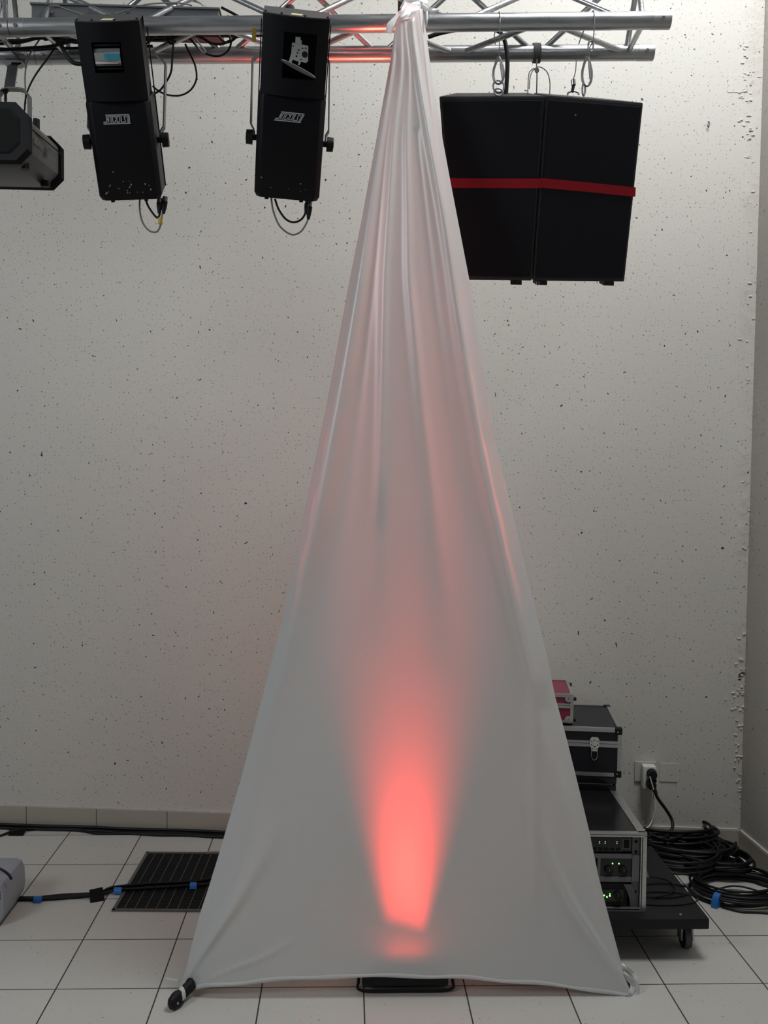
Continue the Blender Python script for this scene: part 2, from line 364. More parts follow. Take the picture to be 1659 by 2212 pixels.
put('plaster_flakes', bmf, M['wall'], wb, world=True)['kind'] = 'stuff'; put('plaster_cavity', bmh, M['brown'], wb, world=True)
def relief(name, x0, y0, x1, y1, t=.003):
    a, b = wallpt(x0, y1), wallpt(x1, y0); lx0, lx1 = (a-CB).dot(WD), (b-CB).dot(WD)
    o = put(name, box(BM(), lx0, lx1, -t, -.0002, a.z, b.z), M['wall'], wb, bevel=.0015); return o
relief('blank_plate', 1424, 1649, 1465, 1688); relief('blank_plate', 1571, 162, 1616, 200, .002)
put('wall_hook', tube(BM(), smooth_path([wallpt(1530, 262), wallpt(1531, 267)+WN*.012, wallpt(1529, 275)+WN*.014, wallpt(1526, 271)+WN*.01]), .0018), M['rope'], wb, world=True)
put('paint_seam', tube(BM(), smooth_path([wallpt(362, 840), wallpt(357, 1000), wallpt(349, 1150), wallpt(346, 1300)]), .0006, 5), M['wall'], wb, world=True)

# ---------------------------------------------------------------- truss
def Fp(x): return Vector((x, 2.85, 2.746+(x+.95)*.0389))
def Bp(x): return Vector((x, 3.07, 2.753+(x+1.055)*.033))
def Tp(x): return Vector((x, 2.96, 2.936+(x-.093)*.036))
def fx(px): return at(px, 45, 2.85).x
def bx(px): return at(px, 116, 3.07).x
def tx(px): return at(px, -30, 2.96).x
def chord(t, fn, x0, x1, name):
    return put(name, cyl(BM(), fn(x0), fn(x1), .0245, n=40, caps=False), M['alu'], t, world=True, smooth=1)
def collar(t, fn, x, x2):
    d = (fn(x2)-fn(x)).normalized(); bm = BM(); a = fn(x); b = fn(x2)
    cyl(bm, a, b, .0252, n=40); put('end_collar', bm, M['alu2'], t, world=True, smooth=.8)
    bm = BM(); c = (a+b)/2; q = c+Vector((0, -.0245, -.004)); cyl(bm, q, q+Vector((0, -.004, 0)), .0055, n=6); put('bolt', bm, M['steel'], t, world=True)
def weld(t, a, b):
    bm = BM(); cyl(bm, a, b, .0085, n=16); put('brace', bm, M['alu'], t, world=True, smooth=1)
def ring_at(t, p, d):
    pass
tr = thing('truss', 'long aluminium triangular lighting truss carrying the scanners and the two black speakers', 'truss', Fp(0.0))
x0f, x0b = fx(23), bx(80)
chord(tr, Fp, x0f, fx(1446), 'front_chord'); chord(tr, Bp, x0b, bx(1410), 'rear_chord'); chord(tr, Tp, tx(40), tx(1400), 'top_chord')
for fn, a, b in ((Fp, x0f, fx(55)), (Fp, fx(1407), fx(1446)), (Bp, x0b, bx(112)), (Bp, bx(1376), bx(1410))): collar(tr, fn, a+.0005, b)
for fa, pa, fb, pb in ([(Fp, fx(a), Tp, tx(b)) for a, b in ((92, 113), (282, 118), (292, 452), (630, 464), (640, 805), (985, 815), (995, 1172), (1360, 1184), (1388, 1380))] +
                       [(Bp, bx(a), Tp, tx(b)) for a, b in ((150, 140), (160, 322), (487, 332), (497, 657), (816, 667), (826, 985), (1155, 998), (1165, 1322), (1352, 1376))] +
                       [(Fp, fx(a), Bp, bx(b)) for a, b in ((85, 150), (105, 300), (452, 312), (466, 640), (802, 652), (816, 983), (1172, 993), (1184, 1350), (1392, 1356))]):
    weld(tr, fa(pa), fb(pb))
tl = thing('truss', 'short end of a second aluminium truss joined on at the left edge', 'truss', Fp(-1.2))
chord(tl, Fp, -1.75, x0f-.0015, 'front_chord'); chord(tl, Bp, -1.85, x0b-.0015, 'rear_chord'); chord(tl, Tp, -1.8, tx(40)-.002, 'top_chord')
collar(tl, Fp, fx(-12), x0f-.002); collar(tl, Bp, bx(45), x0b-.002)
for a, b in ((Fp(fx(30)-.02), Tp(tx(9))), (Fp(fx(-12)), Tp(tx(5))), (Fp(fx(-14)), Bp(bx(42))), (Fp(fx(-20)), Bp(bx(-160))), (Bp(bx(44)), Tp(tx(30))), (Fp(fx(-25)), Tp(tx(-200)))): weld(tl, a, b)

# grey box lying on the chords
o0 = at(75, 28, 2.93); o1 = at(476, 20, 2.93)
db = thing('dimmer_box', 'long flat grey metal box lying on the truss above the left scanner', 'box', (o0.x, 2.93, 2.785))
zz = 2.786
put('casing', box(BM(), o0.x, o1.x, 2.90, 3.02, 2.787, 2.832), M['boxgrey'], db, world=True, bevel=.003)
put('lid', box(BM(), o0.x-.003, o1.x+.003, 2.895, 3.025, 2.8325, 2.838), M['boxgrey'], db, world=True, bevel=.001)
bm = BM()
for px in (112, 300, 415, 460): c = at(px, 27, 2.90); cyl(bm, (c.x, 2.9, 2.812), (c.x, 2.8965, 2.812), .004, n=10)
put_each('screw', bm, M['zinc'], db, world=True)

# ---------------------------------------------------------------- scanners
LOGO = [([(345,225),(1410,225)],50),([(1380,230),(1345,560)],56),([(1437,270),(1412,612)],42),([(205,615),(1435,615)],50),([(215,540),(350,540)],50),
        ([(365,275),(340,545)],44),([(375,280),(435,550)],44),([(465,280),(437,550)],44),([(440,290),(595,290)],44),([(572,290),(545,560)],46),
        ([(795,370),(788,292),(648,292),(628,545),(752,545),(768,465)],46),([(852,292),(982,292),(958,545),(828,545),(852,292)],46),
        ([(1052,280),(1034,545),(1130,545)],46),([(1285,325),(1272,290),(1178,290),(1238,545),(1145,545)],44)]
def strokes(bm, polys, fn, th):
    for pl, w_ in polys:
        for (a, b) in zip(pl, pl[1:]):
            a2, b2 = Vector(a), Vector(b); d = (b2-a2).normalized(); nrm = Vector((-d.y, d.x))*(w_/2); e = d*(w_*.45)
            q = [a2-e+nrm, b2+e+nrm, b2+e-nrm, a2-e-nrm]
            lo = [fn(p, 0) for p in q]; hi = [fn(p, th) for p in q]
            hexa(bm, lo+hi)
def make_scanner(label, loc, rot, w, zb, zm, zt, kind):
    root = thing('scanner_light', label, 'stage light', loc, rot, 'moving mirror scanner lights hung on the truss')
    d = .14; h = w/2; ch = .014; hw = h*.945
    # lower housing: rounded vertical corners, chamfered shoulders
    bm = BM(); sec = []
    prof = [(-h, d/2), (h, d/2), (h, -d/2+ch), (h-ch, -d/2), (-h+ch, -d/2), (-h, -d/2+ch)]
    for z, s in ((zb, .93), (zb+.012, 1), (zm-.012, 1), (zm, .955)): sec.append([bm.verts.new((x*s, y*(s if z != zm else 1)+(0 if z != zm else .004), z)) for x, y in prof])
    for A, B_ in zip(sec, sec[1:]):
        for i in range(6): bm.faces.new((A[i], A[(i+1) % 6], B_[(i+1) % 6], B_[i]))
    bm.faces.new(sec[0][::-1]); bm.faces.new(sec[-1])
    body = put('housing', bm, M['black'], root, smooth=.6, bevel=.003)
    # side seam trim
    for s in (-1, 1):
        put('side_trim', box(BM(), s*h-.0015*(1-s)/1-.0005, s*h+.0015*(1+s)/1-.0005, d/2-.02, d/2-.016, zb+.012, zt-.02), M['dark'], root)
    # upper head: bulging front with an opening
    nx, cw = 20, 2*hw; bulge = .020
    def front(x): return -d/2+.006-bulge*(1-(x/hw)**2)
    ox0, ox1, oz0, oz1 = ((-.045, .030, zt-.118, zt-.045) if kind == 1 else (-.030, .055, zt-.145, zt-.035))
    xs = sorted(set([round(-hw+cw*i/nx, 5) for i in range(nx+1)]+[ox0, ox1])); zs = [zm-.004, oz0, oz1, zt]
    bm = BM(); vt = {}
    for x in xs:
        for z in zs: vt[(x, z)] = bm.verts.new((x, front(x), z))
    for a, b in zip(xs, xs[1:]):
        for c, e in zip(zs, zs[1:]):
            if c == oz0 and a >= ox0-1e-6 and b <= ox1+1e-6: continue
            bm.faces.new((vt[(a, c)], vt[(b, c)], vt[(b, e)], vt[(a, e)]))
    yb = d/2-.03
    sl = .07; up = lambda y: zt+(y+d/2+bulge)*sl
    for x in xs: vt[(x, zt)].co.z = up(front(x))
    for z0_, z1_ in zip(zs, zs[1:]):
        for x in (xs[0], xs[-1]):
            bm.faces.new((vt[(x, z0_)], vt[(x, z1_)], bm.verts.new((x, yb, z1_ if z1_ != zt else up(yb))), bm.verts.new((x, yb, z0_))))
    q = [bm.verts.new(p) for p in ((-hw, yb, zs[0]), (hw, yb, zs[0]), (hw, yb, up(yb)), (-hw, yb, up(yb)))]; bm.faces.new(q)
    # recess walls behind the opening
    for (a, b) in (((ox0, oz0), (ox1, oz0)), ((ox1, oz0), (ox1, oz1)), ((ox1, oz1), (ox0, oz1)), ((ox0, oz1), (ox0, oz0))):
        bm.faces.new([bm.verts.new(p) for p in ((a[0], front(a[0]), a[1]), (b[0], front(b[0]), b[1]), (b[0], -.01, b[1]), (a[0], -.01, a[1]))])
    bm.faces.new([bm.verts.new(p) for p in ((ox0, -.01, oz0), (ox1, -.01, oz0), (ox1, -.01, oz1), (ox0, -.01, oz1))])
    bmesh.ops.remove_doubles(bm, verts=bm.verts, dist=1e-5)
    head = put('head', bm, M['black'], root, smooth=.5)
    bm = BM(); pf = [(x, front(x)-.001) for x in xs]+[(hw, yb), (-hw, yb)]
    prism(bm, pf, .003, Vector((0, 0, .0002)), X_, Y_, Z_)
    for v in bm.verts: v.co.z += up(v.co.y)
    put('top_plate', bm, M['darkgrey'], root)
    bm = BM()
    for x in (-hw+.006, -hw*.45, hw*.25, hw-.006): cyl(bm, (x, front(x)+.008, up(front(x)+.008)+.003), (x, front(x)+.008, up(front(x)+.008)+.0065), .0028, n=8)
    put_each('screw', bm, M['dark'], root)
    put('label_sticker', hexa(BM(), [(a, b, up(b)+c_) for c_ in (.0033, .0040) for a, b in ((-.016, -.070), (.012, -.070), (.016, -.045), (-.012, -.045))]), M['paleyellow'], root, label='pale yellow sticker')
    # mirror parts
    if kind == 1:
        b_ = BM(); r = .034; cz = (oz0+oz1)/2; k = 12
        for i in range(k):
            a0, a1 = -PI*.42+PI*.84*i/k, -PI*.42+PI*.84*(i+1)/k
            if i in (0, 2, 9, 11): continue
            pts = [(ox0+.003, -.045-math.cos(a)*r*.9, cz+math.sin(a)*r) for a in (a0, a1)]
            b_.faces.new([b_.verts.new(p) for p in (pts[0], (ox1-.006, pts[0][1], pts[0][2]), (ox1-.006, pts[1][1], pts[1][2]), pts[1])])
        put('curved_lens', b_, M['lensgrey'], root, label='curved grey glass lens')
        yy = -.0825
        put('mirror', hexa(BM(), [(ox0+.004, yy, cz+.010), (ox1-.006, yy-.001, cz+.012), (ox1-.006, yy+.003, cz-.013), (ox0+.004, yy+.003, cz-.010), (ox0+.004, yy+.002, cz+.012), (ox1-.006, yy+.002, cz+.014), (ox1-.006, yy+.005, cz-.015), (ox0+.004, yy+.005, cz-.012)]), M['pale'], root, label='pale reflecting mirror')
        put('reflection_strip', box(BM(), ox0+.030, ox1-.007, yy-.004, yy-.0012, cz-.003, cz+.008), M['cyan'], root, label='cyan reflection built as a strip')  # cyan reflection in the mirror, built as a coloured strip
        put('mirror', hexa(BM(), [(ox0+.005, yy-.0025, cz-.008), (ox1-.012, yy-.0025, cz-.0125), (ox1-.012, yy-.0025, cz-.014), (ox0+.005, yy-.0025, cz-.014), (ox0+.005, yy, cz-.008), (ox1-.012, yy, cz-.0125), (ox1-.012, yy, cz-.014), (ox0+.005, yy, cz-.014)]), M['white'], root)
    else:
        yy = -.080; zc = zt-.085; bm = BM()
        poly = [(-.004-.004, .026), (.034, .022), (.036, -.014), (.030, -.019), (.018, -.017), (.014, -.026), (.010, -.026), (.012, -.018), (-.004, -.014), (-.008, -.024), (-.014, -.020), (-.009, 0)]
        prism(bm, poly, .004, Vector((.0, yy, zc)), X_, Z_, Y_)
        br = put('mirror_bracket', bm, M['pale'], root, label='pale metal mirror bracket')
        bm = BM()
        for hx, hz, hr in ((.010, .010, .0021), (.007, .003, .0018), (.005, -.005, .0022), (.019, .015, .002), (.028, .016, .002), (.017, -.012, .0018), (-.005, .018, .0018)):
            cyl(bm, (hx, yy-.0006, zc+hz), (hx, yy+.001, zc+hz), hr, n=12)
        cyl(bm, (.026, yy-.002, zc+.001), (.026, yy+.001, zc+.001), .0075, n=14)
        put_each('hole', bm, M['hole'], br)
        bm = BM(); box(bm, 0, .013, yy, yy+.012, zc+.0235, zc+.040); box(bm, .0135, .0165, yy, yy+.01, zc+.0235, zc+.033); put('mirror_motor', bm, M['pale'], root)
        bm = BM(); n = 28; a0 = Vector((.012, yy-.010, zc-.033)); ax = Vector((.046, .006, -.0185)); ay = Vector((.004, -.020, .006)); nn = ax.cross(ay).normalized()*.0012
        A = [bm.verts.new(a0+ax*math.cos(2*PI*i/n)+ay*math.sin(2*PI*i/n)) for i in range(n)]; B_ = [bm.verts.new(v.co+nn) for v in A]
        bm.faces.new(A); bm.faces.new(B_[::-1])
        for i in range(n): bm.faces.new((A[i], A[(i+1) % n], B_[(i+1) % n], B_[i]))
        put('mirror', bm, mat('bright_mirror', (.8, .82, .84), .25, .6), root, label='thin bright oval mirror')
    # knobs, feet, shoulder highlight
    for s in (-1, 1):
        bm = BM(); cyl(bm, (s*h, 0, 0), (s*(h+.014), 0, 0), .008, n=14); cyl(bm, (s*(h+.012), 0, 0), (s*(h+.030), 0, 0), .020, .019, n=14)
        kn = put('knob', bm, M['rubber'], root, smooth=.5)
        put('knob_insert', cyl(BM(), (s*(h+.0302), 0, 0), (s*(h+.0312), 0, 0), .009, n=14), M['grey'], kn)
    for x in (-h*.62, h*.45): put('foot', cyl(BM(), (x, -d/2+.03, zb), (x, -d/2+.03, zb-.009), .0055, n=12), M['rubber'], root)
    # printed logo on the front
    cx, cz = ((-.008, zm-.050) if kind == 1 else (-.004, zm-.056)); sc = .000056; sh = 0 if kind == 1 else .22
    def fn(p, t):
        u, v = (p[0]-825)*sc, -(p[1]-420)*sc
        return Vector((cx+u+v*sh*2.0, -d/2-.0012-t, cz+v))
    bm = BM(); strokes(bm, LOGO, fn, .0004); put('logo', bm, M['logo'], root, label='silver outlined NICOLS lettering')
    # chipped paint marks near the foot
    bm = BM(); rnd = random.Random(kind)
    for i in range(26 if kind == 1 else 6):
        x = rnd.choice((-h*.6, h*.55, 0))+rnd.gauss(0, .012); z = zb+.02+abs(rnd.gauss(0, .02)); s_ = rnd.uniform(.0006, .0016)
        if abs(x) > h-.016: continue
        box(bm, x-s_, x+s_, -d/2-.0012, -d/2-.0006, z-s_*rnd.uniform(.5, 2), z+s_)
    put('paint_chip', bm, M['logo'], root)['kind'] = 'stuff'
    return root
s1 = make_scanner('black scanner light hung from the truss at left, lens window with blue glint', (-.621, 2.81, 2.431), (math.radians(27.3), math.radians(-3.9), math.radians(3)), .172, -.146, .117, .300, 1)
s2 = make_scanner('black scanner light beside the white fabric cone, pale mirror bracket in its window', (-.169, 2.81, 2.442), (math.radians(27.6), math.radians(2.8), math.radians(4.3)), .182, -.146, .129, .315, 2)
def flatbar(bm, pts, wv, th):
    """bar of rectangular section: wv = full width vector, th = thickness vector"""
    pts = [Vector(p) for p in pts]
    for a, b in zip(pts, pts[1:]):
        hexa(bm, [a-wv/2-th/2, a+wv/2-th/2, a+wv/2+th/2, a-wv/2+th/2, b-wv/2-th/2, b+wv/2-th/2, b+wv/2+th/2, b-wv/2+th/2])
def yoke(root, w, xoff, side):
    """bracket from the knobs up to the clamp below the front chord (world space)"""
    Mw = basis(root); h = w/2; L = Mw@Vector((-h-.007, 0, 0)); R_ = Mw@Vector((h+.007, 0, 0))
    zt = Fp(L.x).z-.072; bm = BM(); wv = Vector((0, .024, 0)); th = Vector((.004, 0, 0))
    for P, s in ((L, -1), (R_, 1)):
        o = s*.010
        flatbar(bm, [P, P+Vector((o*.2, 0, .022)), P+Vector((o, .0, .035)), Vector((P.x+o, 2.84, zt-.03)), Vector((P.x+o-s*.030, 2.845, zt))], wv, th)
    flatbar(bm, [(L.x+.018, 2.845, zt), (R_.x-.018, 2.845, zt)], wv, Vector((0, 0, .004)))
    put('yoke', bm, M['grey'], root, world=True, label='grey flat steel yoke')
    cx = (L.x+R_.x)/2; fz = Fp(cx).z; bm = BM()
    box(bm, cx-.016, cx+.016, 2.828, 2.872, fz-.072, fz-.027)
    ring = smooth_path([(cx, 2.85+.031*math.cos(a), fz+.031*math.sin(a)) for a in [x*PI/6 for x in range(12)]], 3, True)
    tube(bm, ring, .0055, 8, True)
    put('clamp', bm, M['dark'], root, world=True, smooth=.6)
yoke(s1, .172, 0, 1); yoke(s2, .182, 0, 1)

# small cables under the scanners (with their plugs)
def tail_cables(root, w, zb, px, n, tie):
    Mw = basis(root)
    c = Mw@Vector((w*.42, .0, zb+.005)); a = Mw@Vector((-.02, .02, zb+.004))
    return a, c
a1, c1 = tail_cables(s1, .172, -.146, 0, 0, 1)
Yc = 2.86
def pp(l, Y=Yc): return [at(x, y, Y) for x, y in l]
def plug(parent, a, b, r=.0075):
    bm = BM(); d = Vector(b)-Vector(a); cyl(bm, a, Vector(a)+d*.28, r, n=14)
    p = put('plug', bm, M['zinc'], parent, world=True, smooth=.8)
    put('strain_relief', tube(BM(), [Vector(a)+d*.28, Vector(a)+d*.55, b], [r*1.15, r*1.05, r*.55], 12), M['rubber'], parent, world=True, smooth=.8)
c = cable('signal_cable', pp([(302, 428), (302, 455), (308, 480), (322, 498), (338, 501), (346, 488), (350, 465), (356, 440)]), .0026, M['cgrey'], 'thin grey cable looped under the left scanner light', 'cable')
plug(c, at(357, 425, Yc), at(353, 462, Yc))
put('cable_tie', cyl(BM(), at(347, 470, Yc), at(346, 484, Yc), .0062, n=10), M['yellow'], c, world=True, label='yellow cable tape')
c = cable('power_cable', pp([(314, 428), (320, 445), (332, 463), (340, 470), (345, 462), (344, 440)]), .003, M['ccoil'], 'short black cable curling under the left scanner light', 'cable')
plug(c, at(345, 428, Yc), at(344, 462, Yc))
c = cable('signal_cable', pp([(586, 428), (590, 455), (602, 485), (618, 501), (634, 507), (650, 500), (662, 482), (667, 466)]), .0026, M['cgrey'], 'thin grey cable looped under the scanner beside the white cone', 'cable')
plug(c, at(669, 436, Yc), at(666, 474, Yc))
c = cable('power_cable', pp([(594, 430), (602, 452), (616, 472), (632, 480), (648, 476), (658, 464), (663, 445)]), .003, M['ccoil'], 'black cable hanging in a loop under the scanner beside the white cone', 'cable')
plug(c, at(664, 432, Yc), at(660, 462, Yc), .006)

# ---------------------------------------------------------------- effect projector at the left edge
pj = thing('effect_projector', 'dark grey effect projector with ribbed black ends cut by the left edge', 'stage light', (-1.0, 2.8, 2.40))
xc, hw_, zc0, hh = -1.01, .172, 2.394, .070
def octo(sw, sh, c): return [(-sw, -sh+c), (-sw+c, -sh), (sw-c, -sh), (sw, -sh+c), (sw, sh-c), (sw-c, sh), (-sw+c, sh), (-sw, sh-c)]
def loft(bm, secs, caps=True):
    R_ = [[bm.verts.new(p) for p in s] for s in secs]; n = len(R_[0])
    for A, B_ in zip(R_, R_[1:]):
        for i in range(n): bm.faces.new((A[i], A[(i+1) % n], B_[(i+1) % n], B_[i]))
    if caps: bm.faces.new(R_[0][::-1]); bm.faces.new(R_[-1])
    return bm
def sec(y, sw, sh, c, dz=0): return [Vector((xc+a, y, zc0+dz+b)) for a, b in octo(sw, sh, c)]
put('shell', loft(BM(), [sec(2.67, hw_-.006, hh-.004, .030), sec(2.70, hw_-.004, hh+.002, .034, -.002), sec(2.92, hw_-.002, hh+.006, .038, .010), sec(2.945, hw_-.008, hh, .036, .012)]), M['darkgrey'], pj, world=True, smooth=.4, bevel=.006)
for y0, y1, dz in ((2.635, 2.672, 0), (2.935, 2.965, .012)):
    bm = BM(); ss = []; k = 7
    for i in range(k*2+1):
        y = y0+(y1-y0)*i/(k*2); g = .003 if i % 2 else 0
        ss.append(sec(y, hw_+.002-g, hh+.004-g, .030, dz))
    loft(bm, ss); put('ribbed_bezel', bm, M['dark'], pj, world=True)
put('front_opening', loft(BM(), [sec(2.634, hw_-.018, hh-.012, .026), sec(2.631, hw_-.022, hh-.016, .026)]), M['hole'], pj, world=True)
bm = BM()
for (px, py, Y) in ((53, 358, 2.72), (98, 396, 2.88)):
    c = at(px, py, Y); cyl(bm, c+Vector((0, 0, .006)), c+Vector((.0, 0, -.010)), .013, n=16)
put_each('foot', bm, M['rubber'], pj, world=True, smooth=.6)
put('panel_seam', tube(BM(), [at(68, 279, 2.69), at(137, 337, 2.93)], .0016, 6), M['hole'], pj, world=True)
# lettering on the flank
fc = bpy.data.curves.new('logo', 'FONT'); fc.body = 'Contest'; fc.size = .024; fc.shear = .3; fc.extrude = .0002; fc.align_x = 'LEFT'
ft_ = bpy.data.objects.new('lettering', fc); COL.objects.link(ft_); bpy.context.view_layer.update()
fm = bpy.data.meshes.new_from_object(ft_.evaluated_get(bpy.context.evaluated_depsgraph_get())); bpy.data.objects.remove(ft_)
fo = bpy.data.objects.new('lettering', fm); COL.objects.link(fo); fm.materials.clear(); fm.materials.append(M['logo']); fo.parent = pj
pa, pb = at(72, 300, 2.70), at(92, 322, 2.78)
def flank(px, py, Y): 
    p = at(px, py, Y); p.x = xc+hw_+.0015; return p
dy = Vector((0, 1, 0.03)).normalized()
mm = Matrix.Identity(4); nx_ = Vector((1, 0, 0)); up = nx_.cross(dy).normalized()
org = Vector((xc+hw_+.0005, 2.70, 2.384))
for i in range(3): mm[i][0], mm[i][1], mm[i][2], mm[i][3] = dy[i], up[i], nx_[i], org[i]
mm = basis(pj).inverted()@mm; fo.location = mm.to_translation(); fo.rotation_euler = mm.to_euler()
bm = BM(); cc = org+dy*.108+up*.006; tube(bm, [cc+dy*.012*math.cos(t*PI/12)+up*.015*math.sin(t*PI/12) for t in range(24)], .0010, 6, True)
tube(bm, smooth_path([cc+up*.010-dy*.002, cc+dy*.003, cc-up*.004-dy*.003, cc-up*.010+dy*.004]), .0016, 6)
put('emblem', bm, M['logo'], pj, world=True)
xa_, xb_ = at(-2, 230, 2.97).x, at(64, 230, 2.97).x; bm = BM()
zt_ = at(30, 193, 2.97).z
flatbar(bm, [(xa_, 2.97, 2.44), (xa_, 2.97, zt_-.02), (xa_+.012, 2.97, zt_-.004), (xa_+.03, 2.97, zt_), (xb_-.03, 2.97, zt_), (xb_-.012, 2.97, zt_-.004), (xb_, 2.97, zt_-.02), (xb_, 2.97, 2.44)], Vector((0, .03, 0)), Vector((.004, 0, .004)))
put('yoke', bm, M['grey'], pj, world=True)
c = at(79, 262, 2.88); bm = BM(); cyl(bm, c+Vector((-.004, 0, -.034)), c+Vector((0, 0, .006)), .013, .009, n=14); put('knob', bm, M['rubber'], pj, world=True, smooth=.6)
cx = at(30, 170, 3.02).x; bz = Bp(cx).z; bm = BM()
flatbar(bm, [(cx, 3.06, bz-.024), (cx-.006, 3.03, bz-.045), (cx-.002, 2.985, zt_+.004)], Vector((.030, 0, 0)), Vector((0, .006, 0)))
flatbar(bm, [(cx+.02, 3.06, bz-.026), (cx-.04, 3.06, bz-.026)], Vector((0, .04, 0)), Vector((0, 0, .006)))
tube(bm, smooth_path([(cx, 3.07+.030*math.cos(a), bz+.030*math.sin(a)) for a in [x*PI/6 for x in range(12)]], 3, True), .005, 8, True)
put('clamp', bm, M['zinc'], pj, world=True)
bm = BM(); c = Vector((cx-.008, 2.97, zt_)); cyl(bm, c, c+Vector((0, 0, -.035)), .004, n=10); cyl(bm, c, c+Vector((0, 0, -.012)), .010, .006, n=8); put('wing_bolt', bm, M['dark'], pj, world=True)

# ---------------------------------------------------------------- hanging speakers
def speaker(label, tlp, trp, blp, brp, yt, yb, feet, splay):
    TL, TR, BL, BR = [at(*p, y) for p, y in ((tlp, yt[0]), (trp, yt[1]), (blp, yb[0]), (brp, yb[1]))]
    n = (TR-TL).cross(BL-TL).normalized()
    if n.y > 0: n = -n
    back = -n*.22; cen = (TL+TR+BL+BR)/4
    root = thing('loudspeaker', label, 'loudspeaker', (BL+BR)/2+back*.5); tl_, tr_ = (.03, .045) if splay < 0 else (.045, .03)
    xr = (TR-TL).normalized(); tap = .035
    bm = BM(); hexa(bm, [BL, BR, BR+back-xr*tr_, BL+back+xr*tl_, TL, TR, TR+back-xr*tr_, TL+back+xr*tl_])
    put('cabinet', bm, M['edge'], root, world=True, bevel=.006)
    def q(u, v, o): return (TL*(1-u)+TR*u)*(1-v)+(BL*(1-u)+BR*u)*v+n*o
    bm = BM(); a, b = .03, .97
    hexa(bm, [q(a, .975, .001), q(b, .975, .001), q(b, .975, -.004), q(a, .975, -.004), q(a, .022, .001), q(b, .022, .001), q(b, .022, -.004), q(a, .022, -.004)])
    bmesh.ops.translate(bm, verts=bm.verts, vec=n*.005); put('grille', bm, M['grill'], root, world=True, bevel=.003)
    for u in feet:
        bm = BM(); p = q(u, 1, 0)+back*.08; dn = (BL-TL).normalized(); box(bm, -.017, .017, -.017, .017, -.012, 0)
        for v in bm.verts: v.co = p+xr*v.co.x-n*v.co.y-dn*v.co.z
        put_each('foot', bm, M['rubber'], root, world=True)
    return root, q, n
spL, qL, nL = speaker('black loudspeaker hung nearest the white cone, left of the pair under one red strap', (948, 208), (1176, 207), (978, 605), (1149, 607), (2.87, 2.82), (3.06, 3.02), (.80,), -1)
spR, qR, nR = speaker('right-hand black loudspeaker of the strapped hanging pair, farthest from the cone', (1180, 205), (1390, 222), (1151, 607), (1349, 609), (2.82, 2.88), (3.02, 3.08), (.10, .83), 1)
bm = BM(); cyl(bm, qR(.30, .09, .005), qR(.30, .09, .008), .003, n=10); put_each('screw', bm, M['zinc'], spR, world=True)
bm = BM(); tube(bm, [qR(.055, 1.012, 0)+X_*.004*math.cos(t*PI/6)+Z_*.006*math.sin(t*PI/6) for t in range(12)], .0012, 6, True); put('eye_bolt', bm, M['zinc'], spR, world=True)
# strap round both
bm = BM(); path = [qL(0, .455, .004)-nL*.20, qL(-.002, .452, .007), qL(.5, .452, .0085), qL(.985, .452, .0085), qR(.02, .452, .0085), qR(.5, .463, .0085), qR(1.004, .478, .008), qR(1.004, .478, 0)-nR*.20]
dn = (qL(.5, 1, 0)-qL(.5, 0, 0)).normalized()*.0135
vs = [(bm.verts.new(p-dn), bm.verts.new(p+dn)) for p in path]
for a, b in zip(vs, vs[1:]): bm.faces.new((a[0], b[0], b[1], a[1]))
bmesh.ops.solidify(bm, geom=bm.faces[:], thickness=.0012)
tag(put('strap', bm, M['red']), 'red webbing strap wound round both hanging black loudspeakers', 'strap')
# suspension hardware
def carabiner(cx, cy, w, h, Y, lean=0, label='', r=.0036):
    c = at(cx, cy, Y); pts = []
    for i in range(28):
        t = 2*PI*i/28; z = math.sin(t); x = math.cos(t)
        ww = w*(.62-.38*z)/1.0 if z > 0 else w*(.62+.20*(-z))
        pts.append(c+Vector((x*ww+lean*z*h, 0, z*h)))
    root = thing('carabiner', label, 'carabiner', c, group=None)
    put('frame', tube(BM(), pts, r, 10, True), M['zinc'], root, world=True, smooth=1)
    put('gate', cyl(BM(), c+Vector((w*.20+lean*h*.3, -.002, h*.5)), c+Vector((w*.42-lean*h*.5, -.002, -h*.55)), r*.6, n=8), M['steel'], root, world=True)
    return root
carabiner(1077, 152, .023, .037, 2.85, label='steel carabiner on the wire left of the rope, beside the thick black cable')
carabiner(1268, 153, .021, .042, 2.85, label='larger steel carabiner at right, above the speaker farthest from the cone')
def wire(name, pts, r, m_, label, cat='wire', **k): return cable(name, pts, r, m_, label, cat, **k)
wz = Fp(.33).z
def loop_over(x, Y0=2.85, rr=.0265):
    z = Fp(x).z; return [Vector((x, Y0+rr*math.sin(a), z+rr*math.cos(a))) for a in [i*PI/8 for i in range(-4, 5)]]
x1 = at(1080, 45, 2.823).x
wire('suspension_wire', [at(1078, 128, 2.85), Vector((x1, 2.822, Fp(x1).z-.03))]+[Vector((x1, 2.85-.0265*math.cos(a), Fp(x1).z+.0265*math.sin(a))) for a in [i*PI/6 for i in range(0, 7)]]+[at(1068, 75, 2.88), at(1070, 96, 2.87)], .0014, M['zinc'], 'thin steel wire over the front tube above the left carabiner')
x2 = at(1284, 45, 2.823).x
wire('suspension_wire', [at(1270, 108, 2.85), at(1280, 90, 2.83), Vector((x2, 2.822, Fp(x2).z-.03))]+[Vector((x2, 2.85-.0265*math.cos(a), Fp(x2).z+.0265*math.sin(a))) for a in [i*PI/6 for i in range(0, 7)]]+[at(1262, 65, 2.89), at(1250, 95, 2.90)], .0016, M['zinc'], 'thin steel wire over the front tube at right, holding chain links')
